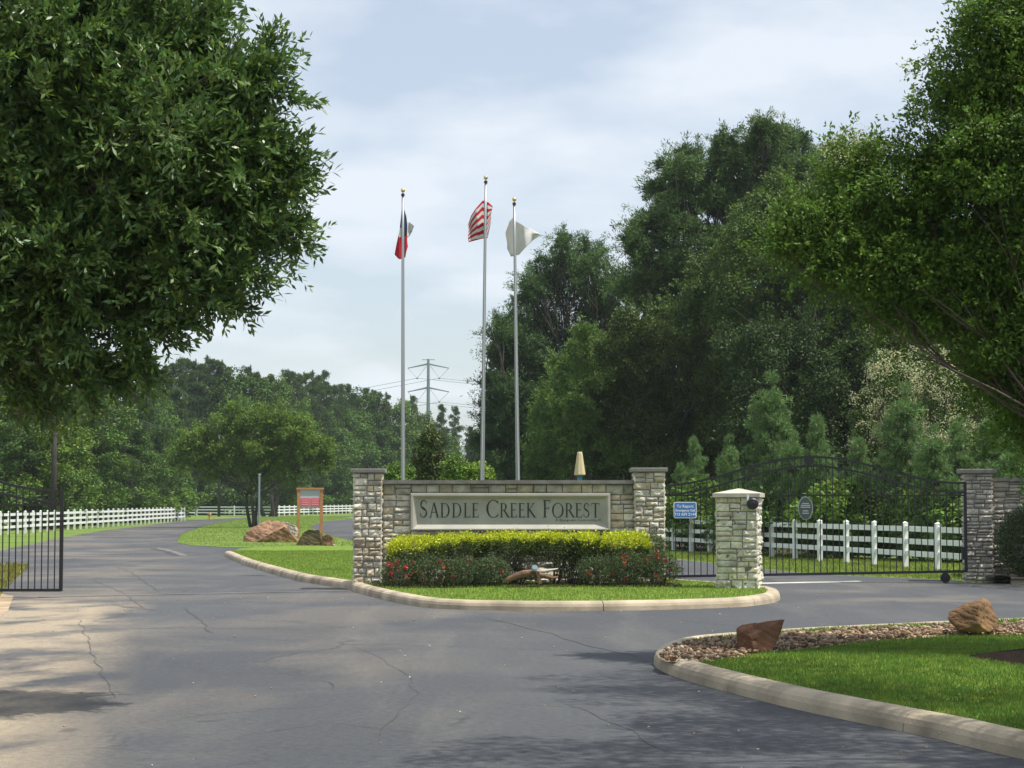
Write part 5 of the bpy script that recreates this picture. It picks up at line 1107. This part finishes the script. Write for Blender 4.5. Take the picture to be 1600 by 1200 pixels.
skyline += [((a_[0] + b_[0]) / 2, max(a_[1], b_[1]) + (-2 if i_ % 3 else 7), (a_[2] + b_[2]) / 2 + 3, 'pine') for i_, (a_, b_) in enumerate(zip(skyline, skyline[1:])) if abs(a_[0] - b_[0]) < 45 and a_[0] < 600]
for (px, py, D_, kd_) in sorted(skyline): place(kd_, px, py, D_, label_for('on the skyline', kd_, px), GL_, wide=0.78 if kd_ != 'broad' else 1.0)
random.seed(12)
for i in range(26):   # second, lower row that closes the wood edge down to the ground
    px = 215 + i * 21.5 + random.uniform(-6, 6); kd_ = random.choice(['broad', 'pine', 'broad', 'pine']); D_ = (185 if px < 300 else 236) + (px - 215) * 0.13; sky_y = np.interp(px, [s_[0] for s_ in sorted(skyline)], [s_[1] for s_ in sorted(skyline)])
    place(kd_, px, sky_y + random.uniform(22, 75), D_ - 6, label_for('in the front row', kd_, px), GL_, wide=1.15)
# nearer, taller wood at the left, behind the verge fence
near = [(-40, 520, 135, 'broad'), (-5, 540, 130, 'pine'), (28, 560, 122, 'broad'), (52, 520, 140, 'pine'), (88, 600, 128, 'broad'), (70, 640, 124, 'broad'), (118, 540, 145, 'pine'), (135, 585, 138, 'broad'), (160, 550, 148, 'tallpine'), (178, 625, 146, 'pine'), (198, 545, 156, 'pine'), (222, 600, 162, 'pine'), (205, 660, 156, 'broad'), (245, 640, 168, 'broad'), (25, 655, 120, 'broad'), (150, 670, 140, 'broad'), (262, 690, 178, 'broad'), (108, 690, 134, 'broad')]
for (px, py, D_, kd_) in sorted(near): place(kd_, px, py, D_, label_for('in the nearer wood', kd_, px if px < 289 else 288), GL_, wide=1.15)
for i in range(26):
    px = -10 + i * 29; D_ = float(np.interp(px, [-10, 287, 288, 430, 560, 760], [114, 176, 236, 240, 282, 300]))
    place('bush', px, 782 - 1.2 * F / D_ + random.uniform(-14, 4), D_ + 2, 'leafy bush in the undergrowth along the foot of the left wood', 'undergrowth bushes at the edge of the left wood', wide=1.9)

for i in range(10):
    place('bush', 765 + i * 26, 722 + random.uniform(-10, 12), 117 + random.uniform(-2, 2), 'dark bush in the undergrowth under the trees behind the right flagpole', 'undergrowth bushes behind the right flagpole', wide=1.4)
# utility poles and pylon
def utility_pole(label, px, py_b, py_t, r_):
    b = G(px, py_b); e = empty('utility_pole', b, label, 'utility pole'); h_ = W(px, py_t, b.y).z; mb = MB(); mb.tube([(0, 0, -0.2), (0, 0, h_ * .5), (0, 0, h_)], [r_, r_ * 0.86, r_ * 0.7], 12); mb.build('pole', M['pole_wood'], e, smooth=True)
    mb = MB(); mb.box((-0.35, -r_ - 0.06, h_ - 0.40), (1.15, -r_ + 0.05, h_ - 0.28)); mb.build('crossarm', M['pole_wood'], e)
    for x_ in (-0.25, 0.45, 1.05): mb = MB(); mb.tube([(x_, -r_, h_ - 0.28), (x_, -r_, h_ - 0.18), (x_, -r_, h_ - 0.12)], [0.05, 0.06, 0.03], 8); mb.build('insulator', M['sign_white'], e)
    mb = MB(); mb.tube([(0.0, -r_ - 0.12, h_ - 1.6), (0.0, -r_ - 0.12, h_ - 1.2)], 0.11, 10); mb.build('junction_box', M['galv'], e)
    return b, h_, r_
b1_, h1_, r1_ = utility_pole('nearer dark wooden utility pole behind the open gate', 83, 827.5, 598, 0.19)
b2_, h2_, r2_ = utility_pole('farther wooden utility pole beside the far white fence', 342, 806.8, 664, 0.17)
for i, x_ in enumerate((-0.25, 0.45, 1.05)):
    p0 = b1_ + Vector((x_, -r1_, h1_ - 0.12)); p1 = b2_ + Vector((x_, -r2_, h2_ - 0.12)); mb = MB(); mb.tube([p0.lerp(p1, t) - Vector((0, 0, 4 * 1.6 * t * (1 - t))) for t in np.linspace(0, 1, 15)], 0.018, 5)
    o = mb.build('overhead_wire', M['black_metal']); recenter(o, p0); tag(o, ('left', 'middle', 'right')[i] + ' wire of the three strung between the two wooden utility poles', 'wire', 'overhead wires')
DT = 400.0; b = W(669, 700, DT); b.z = 0; e = empty('power_pylon', b, 'tall slender steel transmission pylon with two pairs of arms above the far trees', 'pylon'); ht = W(669, 561, DT).z
M['pylon'] = mat('pylon_steel', (0.20, 0.235, 0.27), 0.6, 0.3)
mb = MB(); mb.tube([(0, 0, 0), (0, 0, ht * 0.6), (0, 0, ht)], [0.75, 0.42, 0.26], 12); mb.build('mast', M['pylon'], e)
mb = MB(); mb.bar((-1.35, 0, ht - 0.15), (1.35, 0, ht - 0.15), 0.12, 0.12); mb.build('top_arm', M['pylon'], e)
ins = []
for zz in (568.5, 605.5):
    z_ = W(669, zz, DT).z
    for s_ in (-1, 1):
        mb = MB(); mb.tube([(0, 0, z_), (s_ * 4.3, 0, z_ - 0.9)], [0.20, 0.10], 8); a_ = mb.build('arm', M['pylon'], e)
        q = Vector((s_ * 2.3, 0, z_ - 3.0)); mb = MB(); mb.tube([(s_ * 4.3, 0, z_ - 0.9), q], 0.035, 5); mb.tube([(s_ * 0.4, 0, z_ - 0.4), q], 0.035, 5); mb.sphere(q, 0.22, 8, 5); mb.build('insulator', M['pylon'], e); ins.append(b + q)
for i, q in enumerate(ins):
    far_ = q + Vector((-150, 60, -6)) ; nr = q + Vector((160, -20, -3)); mb = MB(); mb.tube([far_.lerp(q, t) - Vector((0, 0, 4 * 5 * t * (1 - t))) for t in np.linspace(0, 1, 12)] + [q.lerp(nr, t) - Vector((0, 0, 4 * 4 * t * (1 - t))) for t in np.linspace(0.08, 1, 12)], 0.045, 5)
    o = mb.build('power_line', M['pylon']); recenter(o, q); tag(o, ('upper left', 'upper right', 'lower left', 'lower right')[i] + ' power line strung from the steel pylon arms', 'power line', 'power lines')

# crape myrtles on the median
cb_ = G(396, 824.5); D = cb_.y
bl = [PB(*b) for b in ((400, 672, 36, D), (350, 676, 34, D), (450, 682, 34, D), (312, 700, 26, D), (370, 652, 20, D), (420, 652, 20, D), (330, 728, 20, D), (385, 705, 36, D), (430, 712, 32, D), (478, 702, 30, D), (495, 720, 22, D), (350, 715, 26, D), (292, 705, 14, D), (400, 738, 18, D), (450, 738, 18, D), (286, 720, 12, D), (505, 705, 20, D), (300, 690, 20, D), (470, 675, 22, D))]
tree('crape_myrtle', 'wide flat-crowned crape myrtle on the median behind the boulders', cb_, bl, 0.15, 0.55, 2600, 20, 0.30, 'leaf_myrtle', 0.15, 0.30, 55, bark='bark', trunks=3, shell=(0.35, 1), group='crape myrtles', tint=(1.15, 1.05, 1.0), limb_r=0.2, sprays=(26, 0.8, 26))
for i, (px, pyb, w_, tp) in enumerate(((417, 806.8, 42, 700), (429, 806.8, 44, 692), (530, 801, 30, 708))):
    q = G(px, pyb); D = q.y
    tree('crape_myrtle', ('small crape myrtle trunk just right of the slim metal post', 'small crape myrtle left of the notice board by the far fence', 'farthest crape myrtle beside the left end pillar')[i], q, [PB(px - w_ * .5, tp + 32, w_ * .45, D), PB(px + w_ * .5, tp + 30, w_ * .45, D), PB(px, tp + 18, w_ * .5, D), PB(px + 5, tp + 45, w_ * .45, D)], 0.2, 0.55, 420, 20, 0.4, 'leaf_myrtle', 0.3, 0.35, 60 + i, trunks=2, shell=(0.3, 1), group='crape myrtles', tint=(0.95, 0.9, 1))
# small dark magnolia and blooming bushes behind the sign wall
D = 66; q = Vector((W(672, 800, D).x, D, 0))
mg = [PB(*b) for b in ((672, 668, 10, D), (668, 685, 18, D), (680, 700, 22, D), (664, 712, 24, D), (685, 728, 26, D), (660, 740, 26, D), (672, 765, 30, D), (700, 750, 20, D))]
tree('magnolia', 'small conical magnolia with scattered pale blooms between the left and middle flagpoles', q, mg, 0.15, 0.45, 330, 12, 0.17, 'leaf_broad', 0.07, 0.3, 65, shell=(0.3, 1.1), tint=(1.3, 1.05, 0.9), blossoms=(mg, 14, 0.06))
for i, (x0, x1, tp) in enumerate(((604, 640, 722), (690, 740, 712), (720, 770, 722))):
    D = 62; cx_ = (x0 + x1) / 2; bb = [PB(cx_ - 10, tp + 18, 16, D), PB(cx_ + 10, tp + 20, 16, D), PB(cx_, tp + 40, 24, D), PB(cx_, tp + 12, 12, D)]
    tree('flowering_bush', ('cream flowering bush behind the wall left of the left flagpole', 'cream flowering bush behind the wall left of the middle flagpole', 'cream flowering bush behind the wall at the foot of the middle flagpole')[i], Vector((W(cx_, 800, D).x, D, 0)), bb, 0.10, 0.5, 220, 18, 0.10, 'leaf_broad', 0.04, 0.3, 66 + i, cat='bush', shell=(0.3, 1.05), tint=(1.9, 2.0, 1.0), blossoms=(bb, 26, 0.05))

# ------------------------------------------------------------------ the wood on the right
def bigtree(name, label, base_px, D, blobs, kind, seed, tint=(1, 1, 1), n=2300, group='big trees behind the sign wall and entrance gate', leaf=None, trunk_r=0.28, fork=0.4):
    base = Vector((W(base_px, 800, D).x, D, 0)); BB = [PB(*b) for b in blobs]
    if kind == 'needle': return tree(name, label, base, BB, leaf or 0.21, 0.20, int(n * 1.35), 8, 0.20, 'needle', trunk_r, fork, seed, needle=True, shell=(0.25, 1.0), tint=tint, group=group, flat=0.55, up=0.2, limb_r=0.08, nsub=16, sprays=(16, 0.9, 60))
    return tree(name, label, base, BB, leaf or 0.125, 0.6, int(n * 1.6), 20, 0.24, 'leaf_broad', trunk_r, fork, seed, shell=(0.3, 1.0), tint=tint, group=group, flat=0.65, limb_r=0.08, nsub=16, sprays=(24, 0.9, 40))
def scat(lst, D): return [(x_, y_, r_, D + ((i * 37) % 7 - 3) * 0.6) for i, (x_, y_, r_) in enumerate(lst)]
bigtree('pine_tree', 'tallest pine with ragged top, highest of the trees right of the flags', 1120, 92, scat([(1195, 205, 22), (1188, 232, 34), (1225, 225, 22), (1248, 222, 18), (1135, 232, 24), (1128, 262, 38), (1078, 252, 22), (1065, 280, 32), (1100, 300, 45), (1045, 262, 14), (1030, 308, 26), (1015, 350, 26), (1050, 345, 40), (985, 378, 14), (998, 388, 18), (1020, 405, 32), (1150, 320, 55), (1200, 290, 50), (1010, 440, 24), (985, 450, 14), (1050, 430, 48), (1100, 390, 60), (1240, 270, 45), (1030, 480, 36), (1290, 250, 26), (1160, 400, 60)], 92), 'needle', 401, tint=(1.05, 1.1, 1.25), n=3400)
bigtree('broadleaf_tree', 'broad olive-green tree in front of the tallest pine, domed crown', 1200, 84, scat([(1180, 400, 60), (1240, 330, 65), (1120, 440, 50), (1290, 300, 50), (1200, 350, 55), (1330, 290, 42), (1260, 420, 70), (1150, 480, 60), (1080, 480, 40), (1320, 380, 60), (1220, 490, 60), (1350, 260, 30)], 84), 'leaf', 402, tint=(1.35, 1.25, 1.0), n=3000)
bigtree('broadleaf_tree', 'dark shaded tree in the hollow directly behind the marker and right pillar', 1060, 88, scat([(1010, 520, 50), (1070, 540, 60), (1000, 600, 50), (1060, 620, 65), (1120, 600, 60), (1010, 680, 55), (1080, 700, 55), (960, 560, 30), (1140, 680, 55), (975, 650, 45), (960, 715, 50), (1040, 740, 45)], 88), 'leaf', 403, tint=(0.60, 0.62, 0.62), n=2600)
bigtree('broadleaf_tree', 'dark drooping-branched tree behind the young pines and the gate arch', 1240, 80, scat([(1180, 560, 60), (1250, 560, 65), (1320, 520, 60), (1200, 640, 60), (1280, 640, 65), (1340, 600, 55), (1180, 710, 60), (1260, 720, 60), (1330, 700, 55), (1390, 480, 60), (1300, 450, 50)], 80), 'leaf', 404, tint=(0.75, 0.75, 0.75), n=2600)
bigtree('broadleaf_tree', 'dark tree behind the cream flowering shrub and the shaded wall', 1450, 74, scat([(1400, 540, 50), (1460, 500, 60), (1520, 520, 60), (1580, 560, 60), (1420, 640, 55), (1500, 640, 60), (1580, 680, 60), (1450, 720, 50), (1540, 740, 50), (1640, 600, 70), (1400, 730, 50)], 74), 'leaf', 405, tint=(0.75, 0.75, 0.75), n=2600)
bigtree('pine_tree', 'pine with two rounded tops right of the white flag', 890, 112, scat([(882, 378, 14), (878, 396, 20), (915, 392, 18), (935, 400, 14), (920, 420, 26), (858, 425, 26), (890, 440, 36), (832, 445, 18), (820, 470, 22), (845, 480, 36), (962, 432, 12), (972, 448, 14), (950, 460, 26), (915, 485, 42), (805, 505, 16), (800, 520, 24), (850, 530, 40), (960, 500, 34), (985, 470, 12), (900, 550, 44), (960, 560, 40), (785, 548, 18), (1000, 520, 22), (820, 560, 34), (840, 600, 44), (800, 600, 30), (900, 620, 50), (960, 640, 40), (820, 660, 40)], 112), 'needle', 406, tint=(1.15, 1.2, 1.15), n=2700)
bigtree('pine_tree', 'dark pine rising behind the middle and right flagpoles', 790, 106, scat([(775, 520, 12), (785, 510, 10), (778, 555, 20), (800, 575, 30), (772, 600, 18), (768, 640, 16), (760, 660, 12), (790, 620, 30), (785, 670, 34), (765, 700, 24), (820, 600, 34), (830, 650, 40), (800, 720, 40), (850, 700, 40), (758, 735, 24), (745, 690, 8), (815, 545, 26), (830, 580, 34), (805, 640, 34)], 106), 'needle', 407, tint=(0.85, 0.9, 0.9), n=1900)
bigtree('pine_tree', 'lighter green mid-height conifer left of the tan marker above the wall', 928, 90, scat([(915, 525, 14), (910, 550, 22), (935, 560, 20), (890, 580, 28), (930, 600, 36), (870, 615, 28), (960, 620, 28), (895, 645, 38), (940, 660, 38), (855, 665, 24), (975, 665, 22), (880, 695, 36), (930, 712, 36), (850, 720, 30), (970, 710, 24)], 90), 'needle', 408, tint=(1.3, 1.4, 1.1), n=2200, leaf=0.19, trunk_r=0.16, fork=0.6)
bb = [PB(*b) for b in scat([(950, 560, 26), (965, 595, 22), (945, 535, 12), (975, 640, 20)], 94)]
tree('flowering_tree', 'slim tree with pale cream blossom beside the lighter green conifer', Vector((W(960, 800, 94).x, 94, 0)), bb, 0.14, 0.5, 260, 16, 0.18, 'leaf_broad', 0.08, 0.3, 409, shell=(0.3, 1), tint=(1.5, 1.4, 1), blossoms=(bb, 70, 0.10))
# closing rows behind
random.seed(5)
for i in range(9):
    px = 800 + i * 105; place(random.choice(['broad', 'pine']), px, [520, 560, 470, 360, 330, 340, 360, 330, 300][i] + 40, 118 + random.uniform(-4, 4), f'{("first","second","third","fourth","fifth","sixth","seventh","eighth","ninth")[i]} tree from the left in the dark back row of the right-hand wood', 'back row of the right-hand wood', wide=1.5)
# blooming shrub and young pines behind the right fence
D = 64
bb = [PB(*b) for b in scat([(1395, 590, 42), (1440, 580, 42), (1370, 640, 36), (1430, 640, 50), (1480, 620, 40), (1360, 690, 34), (1410, 700, 44), (1480, 690, 44), (1530, 660, 40), (1560, 700, 40), (1350, 730, 24), (1440, 740, 40), (1510, 740, 40)], D)]
tree('flowering_tree', 'large bushy tree covered in cream blossom panicles behind the gate at the right', Vector((W(1430, 800, D).x, D, 0)), bb, 0.12, 0.5, 1500, 18, 0.14, 'leaf_broad', 0.12, 0.25, 410, shell=(0.35, 1), tint=(1.25, 1.2, 0.9), blossoms=(bb[:9], 1700, 0.066))
for px, tp, D_, w_, lb in ((1205, 617, 60, 0.85, 'tallest young pine above the gate arch, with upright shoots'), (1276, 668, 60, 0.68, 'young pine just right of the tallest one, behind the gate arch'), (1140, 702, 60, 0.78, 'small young pine behind the pale stone pillar'), (1085, 698, 61, 0.68, 'small young pine beside the blue sign'), (1240, 700, 59, 0.82, 'low young pine between the two taller ones over the arch'), (1062, 735, 59, 0.82, 'lowest young pine next to the right end pillar of the sign wall'),
        (1415, 632, 58, 0.88, 'bright young pine in front of the cream flowering tree'), (1500, 672, 57, 0.88, 'young pine above the right part of the gate'), (1550, 660, 57, 0.95, 'young pine left of the crape myrtle trunks over the shaded wall'), (1340, 700, 59, 0.82, 'small young pine in front of the left side of the flowering tree'), (1460, 690, 56, 0.88, 'low young pine between two taller ones near the right pillar'), (1585, 690, 55, 0.88, 'young pine above the shaded stone wall')):
    place('young', px, tp, D_, lb, 'young pines behind the right fence', wide=w_)
for i in range(20):
    px = 1010 + i * 33; place('bush', px, 775 + random.uniform(-25, 12), 63 - (px - 1010) * 0.012 + random.uniform(-1, 1), 'dark leafy bush in the thicket behind the right white fence', 'bushes in the thicket behind the right fence', wide=1.3)
for k_, L in PR.items():
    for P_ in L:
        if not P_[1]: print('UNUSED', k_)
poly_sheet('forest_floor', [(7, 66), (40, 50), (90, 60), (120, 200), (0, 200), (-2, 110), (4, 90)], 0.0, M['forest_floor'])

# ------------------------------------------------------------------ haze
HAZE = 0.00017
if HAZE > 0:
    hz = MB(); hz.box((-700, -50, -1.02), (700, 900, 60)); ho = hz.build('haze', None); tag(ho, kind='stuff')
    hm = bpy.data.materials.new('haze_air'); hm.use_nodes = True; t = hm.node_tree; t.nodes.clear(); o = nd(t, 'ShaderNodeOutputMaterial'); v = nd(t, 'ShaderNodeVolumePrincipled')
    v.inputs['Color'].default_value = (0.82, 0.90, 1.0, 1); v.inputs['Density'].default_value = HAZE; v.inputs['Anisotropy'].default_value = 0.2; t.links.new(v.outputs[0], o.inputs['Volume']); ho.data.materials.append(hm)
